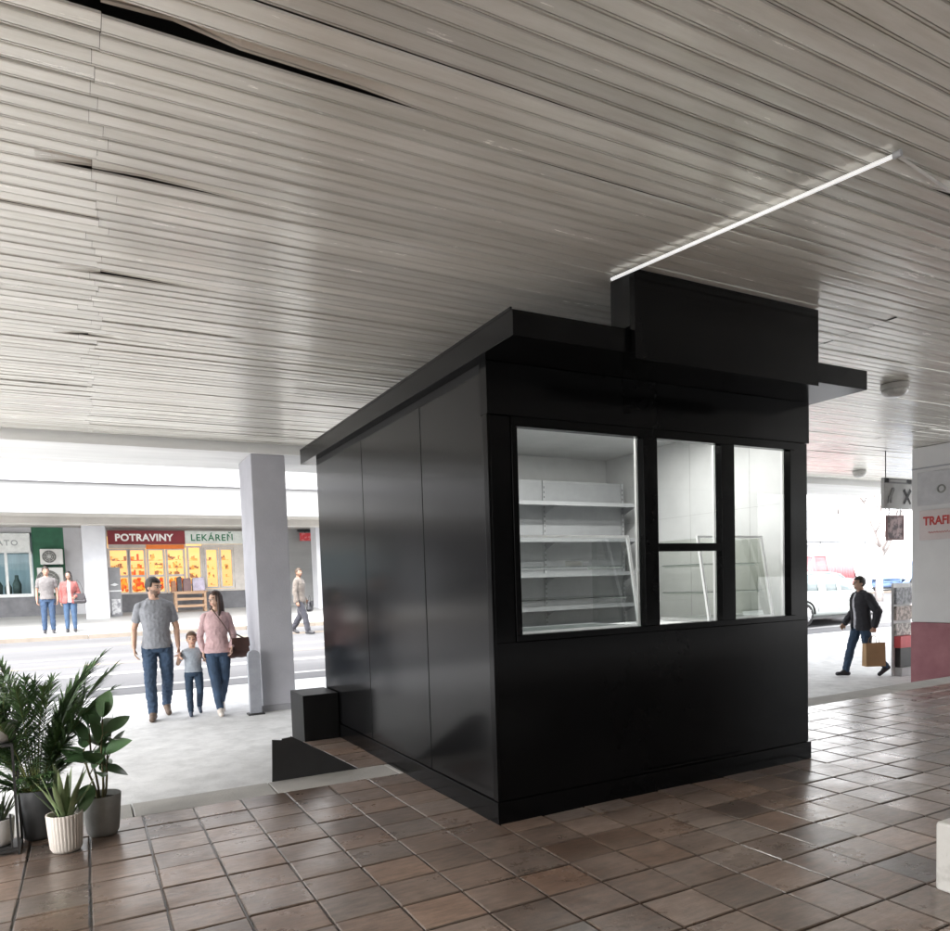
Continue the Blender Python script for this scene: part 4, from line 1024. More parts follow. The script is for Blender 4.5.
def person(label, loc, rz, h, female=False, child=False, J=None, outfit=None, skin=(.50, .31, .225), head_yaw=0, head_tilt=0, hair=None, hair_c=(.03, .02, .015), beard=False, voxel=.0075, group=None, wx=1.0, lean=(0, 0), curl=(.5, .5), palm=((1, 0, 0), (-1, 0, 0)), detail=True):
    s = h / 1.8; p = thing('person', label, 'person', loc, rz, group, local=True)
    rows = TORSO_F if female else TORSO_M
    sw = .165 if female else .185
    if not female and not child: wx = wx * .92
    J = dict(J or {})
    D = dict(shR=(-sw + .012, .008, 1.425), shL=(sw - .012, .008, 1.425), elR=(-sw - .05, .03, 1.15), elL=(sw + .05, .03, 1.15), wrR=(-sw - .055, -.03, .90), wrL=(sw + .055, -.03, .90),
             hipR=(-.09, 0, .92), hipL=(.09, 0, .92), knR=(-.095, -.02, .50), knL=(.095, -.02, .50), anR=(-.10, .02, .09), anL=(.10, .02, .09), toeR=(-.03, -1, 0), toeL=(.03, -1, 0))
    hs = 1.32 if child else (0.97 if female else 1.0)
    hz = 1.8 - .125 * hs - (.004 if child else 0)
    if child:
        rows = [(z * 1.0, a * .98, b_ * 1.02, c_) for z, a, b_, c_ in TORSO_M]
        rows = [(z if z < 1.3 else 1.3 + (z - 1.3) * .62, a, b_, c_) for z, a, b_, c_ in rows]
        D['shR'] = (-.165, .005, 1.36); D['shL'] = (.165, .005, 1.36)
    for kk, vv in J.items(): D[kk] = tuple(q / s for q in vv) if not kk.startswith('toe') and kk + '#' not in J else vv
    V = {kk: Vector(vv) * (s if not kk.startswith('toe') else 1) for kk, vv in D.items()}
    ar = [.050, .040, .027] if not female else [.042, .033, .0235]
    if child: ar = [.044, .040, .030]
    lg = [.088, .060, .038]
    neck_top = rows[-1][0]
    hd = Matrix.Rotation(head_yaw, 3, 'Z') @ Matrix.Rotation(head_tilt, 3, 'X')
    hc = Vector((lean[0] * .75 * s, lean[1] * .75 * s - .012 * s, hz * s))
    H_ = lambda v: hc + hd @ (Vector(v) * s * hs)
    zsh = rows[-2][0]
    def trap(mb, sh, k):
        a = Vector((math.copysign(.045, sh.x) * s + lean[0] * .5 * s, (.014 + lean[1] * .5) * s, (zsh - .028) * s))
        mb.capsule(a, sh, (.058 if not female else .05) * s + k, ar[0] * s * .98 + k, 14)
        mb.capsule(Vector((sh.x * .55, sh.y, (zsh - .14) * s)), sh - Vector((0, 0, .035 * s)), .075 * s + k, ar[0] * s * .98 + k, 14)
    # ---- body: one continuous surface
    mb = MB()
    torso(mb, rows, s, -.006, .845, neck_top, wx, lean)
    nb = Vector((lean[0] * .55 * s, (lean[1] * .55 + .014) * s, (neck_top - .05) * s))
    mb.capsule(nb, H_((0, .02, -.06)), (.060 if not female else .05) * s, (.054 if not female else .046) * s * (hs if child else 1), 14)
    mb.ell(hc, Vector((.073, .092, .113)) * s * hs, 22, 14, hd)
    mb.ell(H_((0, -.022, -.062)), Vector((.052 if not female else .046, .062, .056)) * s * hs, 16, 10, hd)
    mb.capsule(H_((0, -.086, .012)), H_((0, -.106, -.022)), .008 * s * hs, .0145 * s * hs, 8)
    mb.capsule(H_((-.02, -.080, -.064)), H_((.02, -.080, -.064)), .009 * s * hs, .009 * s * hs, 8)
    mb.capsule(H_((-.045, -.078, .024)), H_((.045, -.078, .024)), .010 * s * hs, .010 * s * hs, 8)
    for sx in (-1, 1): mb.ell(H_((sx * .075, .012, -.004)), Vector((.011, .022, .032)) * s * hs, 10, 8, hd)
    for i, q in enumerate('RL'):
        trap(mb, V['sh' + q], 0)
        mb.chain([V['sh' + q], V['el' + q], V['wr' + q]], [ar[0] * s, ar[1] * s, ar[2] * s])
        hdv = V.get('ha' + q)
        d = (Vector(J['ha' + q]) if 'ha' + q in J else (V['wr' + q] - V['el' + q]))
        hand(mb, V['wr' + q], d, palm[i], s * (1.05 if not child else 1.1) * (.92 if female else 1), curl[i])
        mb.chain([V['hip' + q], V['kn' + q], V['an' + q]], [lg[0] * s, lg[1] * s, lg[2] * s])
        td = V['toe' + q].normalized(); mb.capsule(V['an' + q] + Vector((0, 0, -.045 * s)), V['an' + q] + td * .13 * s + Vector((0, 0, -.055 * s)), .034 * s, .028 * s, 10)
    inv = hd.inverted()
    def colf(c):
        r = inv @ (c - hc) / (s * hs)
        b_ = skin
        if abs(r.x) < .085 and r.y < -.04 and -.13 < r.z < .08:
            for sx in (-1, 1):
                e = ((r.x - sx * .031) / .014) ** 2 + ((r.z - .004) / .007) ** 2
                if e < 1: return (.03, .022, .02) if ((r.x - sx * .031) / .007) ** 2 < 1 else (.5, .46, .43)
                if e < 2.6: b_ = tuple(q * .72 for q in skin)  # eye socket shade painted into the skin colour
                if abs(r.x - sx * .033) < .021 and abs(r.z - .027) < .006: return tuple(q * .8 + .2 * w_ for q, w_ in zip(hair_c, skin))
            if abs(r.x) < .023 and abs(r.z + .064) < .008: return (skin[0] * .85, skin[1] * .55, skin[2] * .55)
            if beard and (r.z < -.045 and not (abs(r.x) < .018 and r.z > -.075)): return tuple(.72 * q + .28 * w_ for q, w_ in zip(hair_c, skin))
        if beard and r.z < -.03 and r.z > -.13 and r.y < .0 and abs(r.x) > .045: return tuple(.6 * q + .4 * w_ for q, w_ in zip(hair_c, skin))
        return b_
    remeshed('body', mb, M_skin, p, voxel * max(.75, s), 1, colf)
    def wr(amp, fz):
        def f(c):
            a = noise.noise(Vector((c.x * 6, c.y * 6, c.z * fz)) + Vector(loc)); b_ = noise.noise(Vector((c.x * 13 + c.z * 9, c.y * 13, c.z * fz * 1.7 - c.x * 10)))
            return amp * (.7 * a + .9 * (.35 - abs(b_) * 1.6))
        return f
    o = outfit
    # ---- trousers
    mb = MB(); kind = o.get('leg', 'straight')
    tr = {'straight': (.097, .070, .063), 'slim': (.100, .072, .055), 'wide': (.108, .086, .080)}[kind]
    torso(mb, rows, s, .006, .845, 1.0, wx * (1 if not female else 1), lean)
    for q in 'RL':
        an = V['an' + q]; kn = V['kn' + q]; e = an + (kn - an).normalized() * .02 * s
        mb.chain([V['hip' + q], (V['hip' + q] * .5 + kn * .5) + Vector((0, 0, 0)), kn, (kn + e) * .5, e], [tr[0] * s, (tr[0] * .53 + tr[1] * .5) * s, tr[1] * s, (tr[1] * .52 + tr[2] * .5) * s, tr[2] * s * .92])
    zc = {q: (V['an' + q].z - .028 * s) for q in 'RL'}
    remeshed('trousers', mb, o['trousers'], p, voxel * 1.15 * max(.75, s), 1, None, wr((.006 if kind == 'slim' else .011) * s, 12))
    # ---- top
    mb = MB(); z0 = o.get('hem', .93)
    torso(mb, rows, s, .018 if not o.get('jacket') else .03, z0, rows[-2][0] + .012, wx, lean, flare=o.get('flare', .012))
    for q in 'RL':
        sl_ = o.get('sleeve', 'short'); sh, el, wv = V['sh' + q], V['el' + q], V['wr' + q]
        k_ = (.016 if not o.get('jacket') else .028) * s
        trap(mb, sh, k_ * .8)
        if sl_ == 'short': e2 = sh + (el - sh) * .58; mb.chain([sh, e2], [ar[0] * s + k_, ar[0] * s * .86 + k_])
        elif sl_ == 'roll': mb.chain([sh, el, el + (wv - el) * .35], [ar[0] * s + k_, ar[1] * s + k_ * 1.1, ar[1] * s * .92 + k_])
        else: mb.chain([sh, el, el + (wv - el) * .93], [ar[0] * s + k_, ar[1] * s + k_, ar[2] * s + k_ * .8])
    cutf = None
    if o.get('open_front'):
        wv_ = o['open_front']
        cutf = lambda c: (c.y < lean[1] * (c.z - .95) - .03 * s and abs(c.x) < wv_ * s * (1 + .35 * (1.2 - c.z / s)) and c.z < 1.50 * s)
    top = remeshed('jacket' if o.get('jacket') else 'shirt', mb, o['top'], p, voxel * max(.75, s), 1, None, wr(.0075 * s, 9), cutf)
    if cutf:
        sd_ = top.modifiers.new('s', 'SOLIDIFY'); sd_.thickness = .008; sd_.offset = 1
    if o.get('under'):
        mb = MB(); torso(mb, rows, s, .012, z0 + .02, rows[-2][0] + .008, wx, lean); remeshed('shirt', mb, o['under'], p, voxel * 1.1, 1, None, wr(.004 * s, 9))
    if o.get('collar'):
        mb = MB(); zc_ = rows[-2][0] + .018; yo = rows[-2][3]
        pts = [((.078 if not female else .066) * s * math.cos(t) * 1.05 + lean[0] * .55 * s, (yo + .005 + lean[1] * .55) * s + .07 * s * math.sin(t), (zc_ + .016 * math.sin(t)) * s) for t in [2 * PI * q / 20 - PI / 2 + .18 for q in range(20)]]
        mb.tube(pts, .014 * s, 8, rx=1.5); mb.build('collar', o['top'], p, smooth=True)
    # ---- shoes
    for q in 'RL':
        td = Vector(V['toe' + q]).normalized(); an = V['an' + q]; mb = MB()
        hl = an - td * .045 * s + Vector((0, 0, -.045 * s)); to = an + td * .155 * s + Vector((0, 0, -.055 * s + td.z * 0))
        mb.capsule(hl, to, .043 * s, .036 * s, 14); mb.capsule(an + Vector((0, 0, .0)), an + td * .06 * s + Vector((0, 0, -.035 * s)), .046 * s, .042 * s, 12)
        so_ = remeshed('shoe', mb, o['shoes'], p, .007, 1)
        pts_ = so_.data.vertices
        fl_ = td.cross(Vector((0, 0, 1))).normalized(); nrm = fl_.cross(td).normalized()
        base = (an + Vector((0, 0, -.088 * s)))
        for v in pts_:
            dd = (v.co - base).dot(nrm)
            if dd < 0: v.co -= nrm * dd
    # ---- hair
    if hair:
        vs = MB()
        me_ = MB(); n_, m_ = 28, 18
        me_.ell(H_((0, .014, .024)), Vector((.0835, .100, .108)) * s * hs, n_, m_, hd)
        fs = []
        for f in me_.f:
            c = sum((Vector(me_.v[i]) for i in f), Vector()) / len(f); r = inv @ (c - hc) / (s * hs)
            hl = .062 if hair != 'long' else .078 - .25 * abs(r.x)
            if r.y < -.035 and r.z < hl and (hair != 'long' or abs(r.x) < .066): continue
            if r.y < .005 and r.z < -.03 + (.03 if hair == 'short' else -.1) and abs(r.x) > .04: continue
            if r.z < -.075: continue
            fs.append(f)
        me_.f = fs
        me_.v = [tuple(Vector(v) + (Vector(v) - hc).normalized() * .005 * s * noise.noise(Vector(v) * 42)) for v in me_.v]
        me_.c = [(1, 1, 1)] * len(fs)
        ho = me_.build('hair', mat('hair', hair_c, .5, tuple(q * .5 for q in hair_c), 40, stretch=(4, 4, .6), bump=.3, bscale=60), p, smooth=True)
        sd_ = ho.modifiers.new('s', 'SOLIDIFY'); sd_.thickness = .008 * s; sd_.offset = 0
        if hair == 'long':
            mb = MB()
            mb.chain([H_((0, .045, .03)), H_((0, .065, -.08)), H_((0, .075, -.19)), H_((0, .07, -.27))], [.070 * s, .068 * s, .060 * s, .034 * s])
            for sx in (-1, 1):
                mb.chain([H_((sx * .070, -.005, .045)), H_((sx * .080, .0, -.05)), H_((sx * .082, -.01, -.15)), H_((sx * .085, -.035, -.255))], [.026 * s, .029 * s, .030 * s, .017 * s])
            remeshed('long_hair', mb, ho.data.materials[0], p, .008, 1, None, lambda c: .006 * noise.noise(Vector((c.x * 60, c.y * 60, c.z * 7))))
    return p

J1 = denim('blue_denim', (.04, .075, .135)); J2 = denim('dark_blue_denim', (.035, .066, .115)); J3 = denim('mid_blue_denim', (.045, .085, .15))
M_polo = cloth('grey_polo', (.25, .26, .285)); M_boy = cloth('pale_blue_grey_shirt', (.34, .38, .43)); M_pinkb = cloth('dusty_pink_blouse', (.56, .38, .39))
M_brownshoe = mat('brown_suede', (.13, .09, .065), .7); M_cream = mat('cream_shoe', (.62, .56, .51), .6); M_dkshoe = mat('dark_shoe', (.025, .025, .03), .5); M_blueshoe = mat('blue_shoe', (.06, .08, .12), .6)
gN = -.05
person('man in grey polo shirt and jeans holding the boy by the hand', (.79, 10.38, gN), R(-3), 1.86, J=dict(
    elR=(-.262, .04, 1.20), wrR=(-.275, -.06, .955), elL=(.25, .03, 1.19), wrL=(.254, -.05, .945), haR=(.05, -.1, -1), haL=(.12, -.12, -1),
    hipR=(-.095, 0, .95), hipL=(.095, 0, .95), knR=(-.105, -.15, .53), knL=(.105, -.06, .52), anR=(-.095, -.18, .093), anL=(.085, .28, .15), toeR=(-.12, -1, .0), toeL=(.12, -1, -.38)),
    outfit=dict(top=M_polo, trousers=J1, shoes=M_brownshoe, collar=True, hem=.90, sleeve='short', leg='straight'), head_yaw=R(48), head_tilt=R(6), hair='short', hair_c=(.022, .016, .013), beard=True, voxel=.0065, curl=(.35, .6))
person('small boy in pale blue grey shirt walking between the man and the woman', (1.212, 10.3, gN), R(-4), 1.13, child=True, J=dict(
    elR=(-.185, .05, .70), wrR=(-.160, -.045, .845), haR=(.0, -.15, -.2), elL=(.185, .05, .70), wrL=(.155, -.04, .80), haL=(.0, -.15, -.2),
    hipR=(-.06, 0, .55), hipL=(.06, 0, .55), knR=(-.065, -.05, .31), knL=(.068, -.06, .315), anR=(-.06, -.06, .057), anL=(.062, .16, .10), toeL=(.1, -1, -.45)),
    outfit=dict(top=M_boy, trousers=J2, shoes=M_blueshoe, collar=False, hem=.93, sleeve='short', leg='straight'), hair='short', hair_c=(.13, .075, .04), voxel=.0065, skin=(.55, .35, .26))
person('woman in pink blouse and jeans with long brown hair walking beside the boy', (1.52, 10.2, gN), R(-5), 1.66, female=True, J=dict(
    elR=(-.215, .03, 1.05), wrR=(-.185, -.03, .86), haR=(.02, -.05, -1), elL=(.215, .02, 1.05), wrL=(.175, -.10, .90), haL=(-.05, -.1, -1),
    hipR=(-.08, 0, .85), hipL=(.08, 0, .85), knR=(-.055, -.10, .48), knL=(.065, -.03, .47), anR=(-.015, -.17, .083), anL=(.03, .25, .13), toeR=(.04, -1, 0), toeL=(.05, -1, -.4)),
    outfit=dict(top=M_pinkb, trousers=J1, shoes=M_cream, collar=True, hem=.90, flare=.03, sleeve='long', leg='slim'), head_yaw=R(-52), head_tilt=R(4), hair='long', hair_c=(.055, .025, .016), voxel=.0065, skin=(.58, .38, .29), palm=((1, 0, 0), (-1, 0, 0)))
M_leather = mat('brown_leather', (.085, .035, .022), .45, (.05, .02, .013), 6, bump=.2, bscale=40)
def bag(label, loc, rz, w_, h_, d_, m, strap):
    b_ = thing('handbag', label, 'handbag', loc, rz, local=True)
    mb = MB()
    for i in range(4):
        t = i / 3; mb.capsule((-w_ * .36 * (1 - .12 * t), 0, h_ * (.18 + .6 * t)), (w_ * .36 * (1 - .12 * t), 0, h_ * (.18 + .6 * t)), d_ * .5 * (1 - .35 * t), d_ * .5 * (1 - .35 * t), 12)
    remeshed('pouch', mb, m, b_, .008, 2, None, lambda c: .006 * noise.noise(c * 16))
    MB().prism([(-w_ * .42, h_ * .98), (w_ * .42, h_ * .98), (w_ * .46, h_ * .55), (w_ * .25, h_ * .38), (-w_ * .25, h_ * .38), (-w_ * .46, h_ * .55)][::-1], 'y', -d_ * .52, -d_ * .47).build('flap', m, b_, bevel=.006)
    MB().tube(strap, .010, 8, rx=.4).build('strap', m, b_, smooth=True)
bag('brown leather shoulder bag hanging at the hip of the woman in pink', (1.79, 10.17, .70), R(20), .30, .27, .12, M_leather,
    [(-.10, 0, .25), (-.17, -.075, .34), (-.24, -.085, .44), (-.33, -.07, .58), (-.375, -.03, .67), (-.36, .05, .70), (-.25, .10, .60), (-.08, .08, .36), (.09, .01, .25)])
# couple across the street
zc1 = ground_z(-.9, 22.9) + .055
person('man in grey shirt and jeans standing with a woman across the street', (-.93, 22.9, zc1), R(2), 1.82, outfit=dict(top=cloth('warm_grey_shirt', (.13, .12, .12)), trousers=denim('far_denim', (.03, .06, .12)), shoes=M_dkshoe, collar=True, hem=.92, sleeve='short'), skin=(.28, .16, .115), hair='short', hair_c=(.03, .02, .015), voxel=.010, head_yaw=R(12))
person('woman in coral cardigan and jeans standing with a man across the street', (-.40, 22.9, zc1), R(-4), 1.68, female=True, J=dict(elL=(.22, .04, 1.06), wrL=(.16, -.13, .98)), outfit=dict(top=cloth('coral_cardigan', (.24, .065, .06)), under=cloth('pale_pink_top', (.45, .33, .32)), open_front=.055, jacket=True, trousers=denim('far_denim_light', (.04, .08, .15)), shoes=M_dkshoe, hem=.86, sleeve='long', leg='slim'), skin=(.30, .18, .13), hair='long', hair_c=(.015, .01, .01), voxel=.010, head_yaw=R(-10))
bag('dark shoulder bag on the arm of the woman in the coral cardigan', (-.16, 22.80, zc1 + .80), R(-8), .32, .27, .13, mat('dark_bag', (.03, .026, .03), .5),
    [(-.1, 0, .25), (-.12, .02, .40), (-.10, .06, .55), (-.05, .1, .64), (.02, .1, .55), (.07, .05, .40), (.1, 0, .25)])
# person seen between post and kiosk
zb = ground_z(5.1, 19.3)
person('person in beige jacket and dark trousers walking with bags beyond the post', (5.06, 19.4, zb + .004), R(52), 1.78, J=dict(knR=(-.09, -.16, .50), anR=(-.09, -.24, .10), knL=(.09, .04, .50), anL=(.09, .27, .16), toeL=(0, -1, -.4), elL=(.25, .10, 1.14), wrL=(.25, -.06, .92)),
       outfit=dict(top=cloth('beige_jacket', (.13, .11, .095)), jacket=True, trousers=cloth('dark_trousers', (.025, .025, .035)), shoes=M_dkshoe, hem=.86, sleeve='long', leg='wide', collar=True), skin=(.26, .15, .105), hair='short', hair_c=(.06, .035, .02), beard=True, voxel=.010, head_yaw=R(-30))
bag('dark bag carried by the person walking beyond the post', (5.33, 19.42, zb + .62), R(60), .30, .28, .14, mat('charcoal_bag', (.03, .03, .035), .6),
    [(-.1, 0, .26), (-.08, 0, .36), (0, 0, .42), (.08, 0, .36), (.1, 0, .26)])
# man with the paper bag on the right
zr = ground_z(11.8, 7.9)
rzM = R(-112)
person('man in dark jacket and jeans striding past with a paper bag', (11.90, 7.93, zr + .003), rzM, 1.75, J=dict(
    knR=(-.085, -.14, .50), anR=(-.085, -.24, .093), toeR=(-.05, -1, .05), knL=(.085, .05, .49), anL=(.085, .40, .165), toeL=(.05, -1, -.62), hipR=(-.088, -.01, .89), hipL=(.088, .01, .89),
    elL=(.25, .13, 1.14), wrL=(.25, .07, .885), haL=(0, -.10, -1), elR=(-.25, .02, 1.12), wrR=(-.235, -.16, .92)),
    outfit=dict(top=cloth('dark_jacket', (.028, .028, .036)), under=cloth('light_shirt', (.55, .55, .60)), open_front=.05, jacket=True, trousers=J3, shoes=M_dkshoe, hem=.84, sleeve='long', leg='straight', collar=True), hair='short', hair_c=(.03, .02, .015), voxel=.007, curl=(.5, 1.0), head_yaw=R(-6), lean=(0, -.05))
def rz_(v, a): return (v[0] * math.cos(a) - v[1] * math.sin(a), v[0] * math.sin(a) + v[1] * math.cos(a))
hx, hy = rz_((.25, .055), rzM)
pb_ = thing('paper_bag', 'brown paper bag with handles carried by the man in the dark jacket', 'paper bag', (11.90 + hx, 7.93 + hy, zr + .205), R(-28), local=True)
M_kraft = mat('kraft_paper', (.42, .27, .14), .8, (.36, .23, .12), 5, bump=.25, bscale=14)
bw, bd, bh = .165, .075, .40
pbm = MB()
pbm.add([(-bw, -bd, 0), (bw, -bd, 0), (bw, bd, 0), (-bw, bd, 0), (-bw, -bd * .8, bh), (bw, -bd * .8, bh + .01), (bw, bd * .8, bh), (-bw, bd * .8, bh - .01), (-bw * .97, 0, bh * .5), (bw * .97, 0, bh * .5)],
        [(0, 3, 2, 1), (0, 1, 5, 4), (2, 3, 7, 6), (3, 0, 8), (0, 4, 8), (4, 7, 8), (7, 3, 8), (1, 2, 9), (2, 6, 9), (6, 5, 9), (5, 1, 9)])
pbm.build('bag_body', M_kraft, pb_)
for y in (-.05, .05):
    MB().tube([(-.07, y, bh - .03), (-.065, y * .8, bh + .06), (-.03, y * .4, bh + .12), (.03, y * .4, bh + .12), (.065, y * .8, bh + .06), (.07, y, bh - .03)], .005, 6).build('handle', M_kraft, pb_, smooth=True)

# ------------------------------------------------------------------ potted plants
def leaf_mat(name, c, c2, rough=.35):
    m = mat(name, c, rough, c2, 9, spec=.5)
    return m
def leaf(mb, base, d, up, L_, w_, droop=.3, fold=.15, n=6, shape='oval'):
    """a leaf blade as a folded strip"""
    d = Vector(d).normalized(); up = Vector(up); sd_ = d.cross(up)
    if sd_.length < 1e-4: sd_ = d.orthogonal()
    sd_.normalize(); up = sd_.cross(d).normalized(); p = Vector(base); rows = []
    dd = d.copy()
    for i in range(n + 1):
        t = i / n
        if shape == 'oval': ww = w_ * (math.sin(PI * min(1, t * .97 + .03)) ** .75) * (1 - .18 * t)
        elif shape == 'sword': ww = w_ * (.75 + .6 * t - 1.35 * t ** 3) if t < .98 else .001
        else: ww = w_ * (1 - t) ** .6 * min(1, t * 6 + .25)
        ww = max(ww, .0008)
        rows.append((p - sd_ * ww + up * fold * ww, p.copy(), p + sd_ * ww + up * fold * ww))
        dd = (dd - Vector((0, 0, 1)) * droop / n).normalized(); up = sd_.cross(dd).normalized()
        p = p + dd * L_ / n
    vs = [q for r in rows for q in r]; fs = []
    for i in range(n):
        a = i * 3; fs += [(a, a + 1, a + 4, a + 3), (a + 1, a + 2, a + 5, a + 4)]
    mb.add(vs, fs)
def pot(parent, c, prof, m, z0, soil_r, soil_z, flute=0, nfl=30):
    po = MB().lathe([(prof[0][0] * .9, z0 + prof[0][1])] + [(r, z0 + z) for r, z in prof], c, 96 if flute else 48, flute, nfl).build('pot', m, parent, smooth=True)
    mb = MB(); mb.lathe([(soil_r, z0 + soil_z - .01), (soil_r, z0 + soil_z), (soil_r * .5, z0 + soil_z + .008), (.002, z0 + soil_z + .01)], c, 30); mb.build('soil', mat('soil', (.035, .025, .02), .95, bump=.8, bscale=60), po)
    return po
def pot_prof(r0, r1, h, wall=.012, inner=.05):
    return [(r0 * .55, 0), (r0 * .86, .004), (r0, .028), (r0 + (r1 - r0) * .35, h * .35), (r1, h - .004), (r1 - .004, h), (r1 - wall, h - .003), (r1 - wall - .002, h - inner)]
M_potdark = mat('charcoal_pot', (.08, .082, .086), .6, (.06, .062, .066), 6, bump=.1, bscale=40)
M_potgrey = mat('grey_cement_pot', (.30, .30, .29), .75, (.23, .23, .22), 5, bump=.15, bscale=50)
M_potcream = mat('cream_ribbed_pot', (.62, .575, .52), .7, (.54, .49, .44), 5)
M_potpale = mat('pale_stone_pot', (.48, .47, .45), .75, (.40, .39, .37), 12, bump=.1)
M_stem = mat('green_stem', (.12, .17, .05), .6)
# palm
c = (-.365, 5.57)
t = thing('potted_palm', 'tall feathery palm in a charcoal pot behind the ribbed cream pot', 'potted plant', (c[0], c[1], 0))
pot(t, c, pot_prof(.095, .115, .335), M_potdark, 0, .10, .29)
rp = random.Random(21); fo = MB(); stm = MB()
fronds = []
for i in range(17):
    fronds.append((i * 2.399 + rp.uniform(-.3, .3), rp.uniform(1.15, 1.45), rp.uniform(.68, .94)))
for i in range(15):
    fronds.append((i * 2.399 + 1 + rp.uniform(-.3, .3), rp.uniform(.55, 1.05), rp.uniform(.30, .46)))
fronds += [(R(172), 1.22, 1.00), (R(20), 1.27, .98), (R(-25), 1.12, .86), (R(215), 1.1, .84), (R(265), 1.25, .85)]
for (a, el, ln) in fronds:
    h = Vector((math.cos(a), math.sin(a), 0)); d = (h * math.cos(el) + Vector((0, 0, math.sin(el)))).normalized()
    p = Vector((c[0], c[1], .29)) + h * rp.uniform(.01, .045); pts = [p.copy()]; n_ = 22; dd = d.copy(); dirs = [d.copy()]
    for q in range(n_):
        bend = 1.25 / n_ * (.25 + q / n_) * (1.15 - .45 * math.sin(el))
        dd = (dd - Vector((0, 0, 1)) * bend * .75 + h * bend * .35).normalized(); p = p + dd * ln / n_; pts.append(p.copy()); dirs.append(dd.copy())
    stm.tube(pts, [.0055 * (1 - .75 * q / n_) for q in range(n_ + 1)], 6)
    for q in range(6, n_ + 1):
        t_ = (q - 6) / (n_ - 6); dq = dirs[q]; sd_ = dq.cross(Vector((0, 0, 1))); sd_ = sd_.normalized() if sd_.length > .05 else Vector((math.sin(a), -math.cos(a), 0))
        ll = (.17 + .10 * math.sin(PI * min(1, t_ * 1.1))) * (1 - .45 * t_) * ln / .8
        for sx in (-1, 1):
            for rep in range(2):
                ld = (sd_ * sx * (1 - .45 * t_) + dq * (.65 + .7 * t_) + Vector((0, 0, .22)) + Vector((rp.gauss(0, .12), rp.gauss(0, .12), rp.gauss(0, .10)))).normalized()
                leaf(fo, pts[q] - dq * ln / n_ * .5 * rep, ld, Vector((0, 0, 1)), ll * rp.uniform(.85, 1.1), .0105, droop=rp.uniform(.3, .8), fold=.3, n=4, shape='lance')
    if q == n_: leaf(fo, pts[-1], dirs[-1], Vector((0, 0, 1)), .1, .008, n=3, shape='lance')
stm.build('stem', mat('palm_stem', (.10, .14, .04), .5, (.16, .16, .05), 5), t, smooth=True)
fo.build('foliage', mat('dark_palm_leaf', (.11, .20, .075), .4, (.06, .12, .045), 6), t)
# rubber plant
c = (.015, 5.40)
t = thing('rubber_plant', 'broad leaved rubber plant in a grey cement pot at the edge of the tiles', 'potted plant', (c[0], c[1], 0))
pot(t, c, pot_prof(.098, .122, .275), M_potgrey, 0, .107, .235)
fo = MB(); stm = MB(); rp = random.Random(8)
for (dx, dy, hh) in ((-.02, .0, .50), (.03, .01, .44), (-.035, -.01, .36), (.012, -.02, .55)):
    b0 = Vector((c[0] + dx * .6, c[1] + dy, .235)); tp = Vector((c[0] + dx * 2.6, c[1] + dy * 3, .235 + hh))
    pts = [b0 + (tp - b0) * q / 6 + Vector((math.sin(q * 1.3) * .006, 0, 0)) for q in range(7)]
    stm.tube(pts, [.008, .0078, .007, .0065, .006, .005, .0035], 8)
    nl = int(hh / .066)
    for q in range(nl):
        f_ = (.30 + .70 * (q + .5) / nl); p = b0 + (tp - b0) * f_; a = q * 2.4 + dx * 60 + rp.uniform(-.3, .3)
        el = (rp.uniform(.45, 1.15) if f_ > .45 else rp.uniform(-.5, .5)) + .25 * (f_ > .85)
        h = Vector((math.cos(a), math.sin(a), 0)); d = h * math.cos(el) + Vector((0, 0, math.sin(el)))
        stm.tube([p, p + d * .045], .0035, 6)
        leaf(fo, p + d * .04, d, Vector((rp.gauss(0, .35), rp.gauss(0, .35) - .5, 1)), rp.uniform(.16, .225), rp.uniform(.050, .064), droop=rp.uniform(.2, .9), fold=rp.uniform(.10, .25), n=9)
    leaf(fo, tp, (tp - b0).normalized() + Vector((rp.gauss(0, .3), rp.gauss(0, .3), 0)), Vector((1, 0, 0)), .15, .038, droop=.15, n=8)
stm.build('stem', mat('brown_green_stem', (.14, .13, .06), .6), t, smooth=True)
fo.build('foliage', mat('glossy_dark_leaf', (.095, .18, .078), .28, (.062, .125, .052), 5, spec=.6), t, smooth=True)
# sword plant in ribbed pot
c = (-.195, 5.185)
t = thing('sword_plant', 'upright sword leaved plant in a small ribbed cream pot in front', 'potted plant', (c[0], c[1], 0))
pot(t, c, pot_prof(.092, .106, .242), M_potcream, 0, .092, .205, .055, 30)
fo = MB(); rp = random.Random(4)
for i in range(25):
    a = i * 2.4 + rp.uniform(-.3, .3); el = R(rp.uniform(48, 86)) if i > 6 else R(rp.uniform(72, 88)); h = Vector((math.cos(a), math.sin(a), 0))
    leaf(fo, Vector((c[0], c[1], .20)) + h * rp.uniform(.005, .05), h * math.cos(el) + Vector((0, 0, math.sin(el))), -h + Vector((0, 0, .2)), rp.uniform(.22, .38), rp.uniform(.014, .021), droop=rp.uniform(-.05, .35), fold=.35, n=8, shape='sword')
fo.build('foliage', mat('pale_green_sword_leaf', (.24, .30, .15), .4, (.11, .16, .07), 4, stretch=(3, 3, 1)), t, smooth=True)
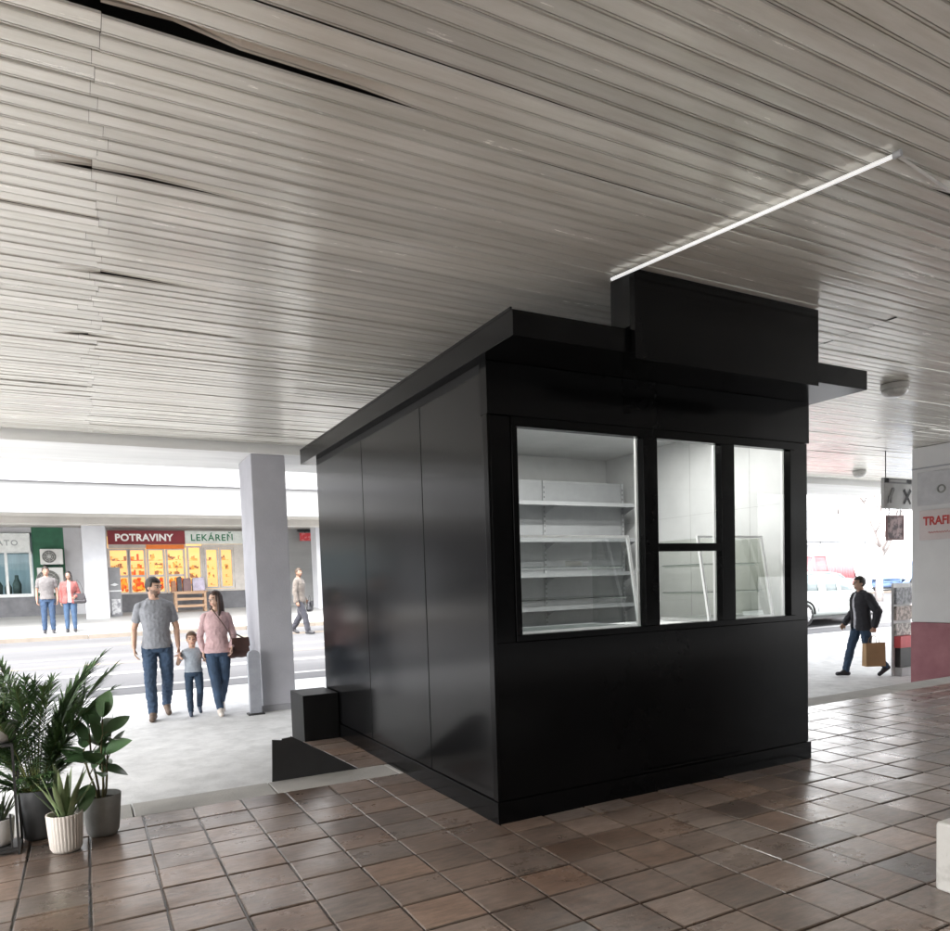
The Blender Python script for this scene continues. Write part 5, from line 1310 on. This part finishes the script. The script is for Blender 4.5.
# stand with two pots
sx0, sx1, sy0, sy1 = -.80, -.455, 5.275, 5.505
t = thing('plant_stand', 'thin black metal plant stand holding two potted plants left of the palm', 'plant stand', (-.63, 5.39, 0))
f = MB()
for x in (sx0, sx1):
    for y in (sy0, sy1): f.box(x - .007, x + .007, y - .007, y + .007, 0, .70)
for z in (.690, .03):
    for y in (sy0, sy1): f.box(sx0 + .008, sx1 - .008, y - .006, y + .006, z - .008, z + .006)
    for x in (sx0, sx1): f.box(x - .006, x + .006, sy0 + .008, sy1 - .008, z - .0078, z + .0058)
f.build('frame', M_darkmetal, t)
MB().box(sx0 + .008, sx1 - .008, sy0 + .008, sy1 - .008, .690, .699).build('shelf', M_darkmetal, t)
MB().box(sx0 + .008, sx1 - .008, sy0 + .008, sy1 - .008, .037, .045).build('shelf', M_darkmetal, t)
gd = MB()
for x in (-.49,): gd.box(x - .005, x + .005, sy0 + .002, sy0 + .012, .046, .26)
gd.build('guard_bar', M_darkmetal, t)
c = (-.54, 5.385)
t = thing('bushy_plant', 'bushy small leaved plant in a pale stone bowl on top of the black stand', 'potted plant', (c[0], c[1], .70))
pot(t, c, pot_prof(.098, .118, .125), M_potpale, .70, .103, .10)
fo = MB(); stm = MB(); rp = random.Random(14)
for i in range(30):
    a = rp.uniform(0, 2 * PI); r = rp.uniform(0, .045); b0 = Vector((c[0] + r * math.cos(a), c[1] + r * math.sin(a), .80)); el = rp.uniform(.75, 1.5)
    d = Vector((math.cos(a) * math.cos(el), math.sin(a) * math.cos(el), math.sin(el))); ln = rp.uniform(.14, .32); pts = [b0 + d * ln * q / 5 + Vector((rp.gauss(0, .006), rp.gauss(0, .006), -.02 * (q / 5) ** 2)) for q in range(6)]
    stm.tube(pts, .0025, 5)
    for q in range(1, 6):
        for _ in range(3):
            ld = Vector((rp.gauss(0, 1), rp.gauss(0, 1), rp.gauss(.4, .5))).normalized()
            leaf(fo, pts[q], ld, Vector((0, 0, 1)), rp.uniform(.035, .06), rp.uniform(.012, .019), droop=.5, fold=.25, n=4)
stm.build('stem', M_stem, t); fo.build('foliage', mat('dark_small_leaf', (.10, .17, .075), .38, (.055, .105, .045), 12), t, smooth=True)
c = (-.575, 5.40)
t = thing('succulent', 'short spiky plant in a low white pot on the bottom shelf of the black stand', 'potted plant', (c[0], c[1], .046))
pot(t, c, pot_prof(.085, .098, .17), mat('white_pot', (.60, .59, .57), .6), .046, .085, .145)
fo = MB(); rp = random.Random(2)
for i in range(30):
    a = i * 2.4; el = R(rp.uniform(45, 88)); h = Vector((math.cos(a), math.sin(a), 0))
    leaf(fo, Vector((c[0], c[1], .19)) + h * rp.uniform(.0, .05), h * math.cos(el) + Vector((0, 0, math.sin(el))), -h, rp.uniform(.12, .24), .010, droop=.1, fold=.5, n=5, shape='sword')
fo.build('foliage', mat('muted_green_leaf', (.09, .13, .06), .45, (.05, .08, .035), 8), t, smooth=True)
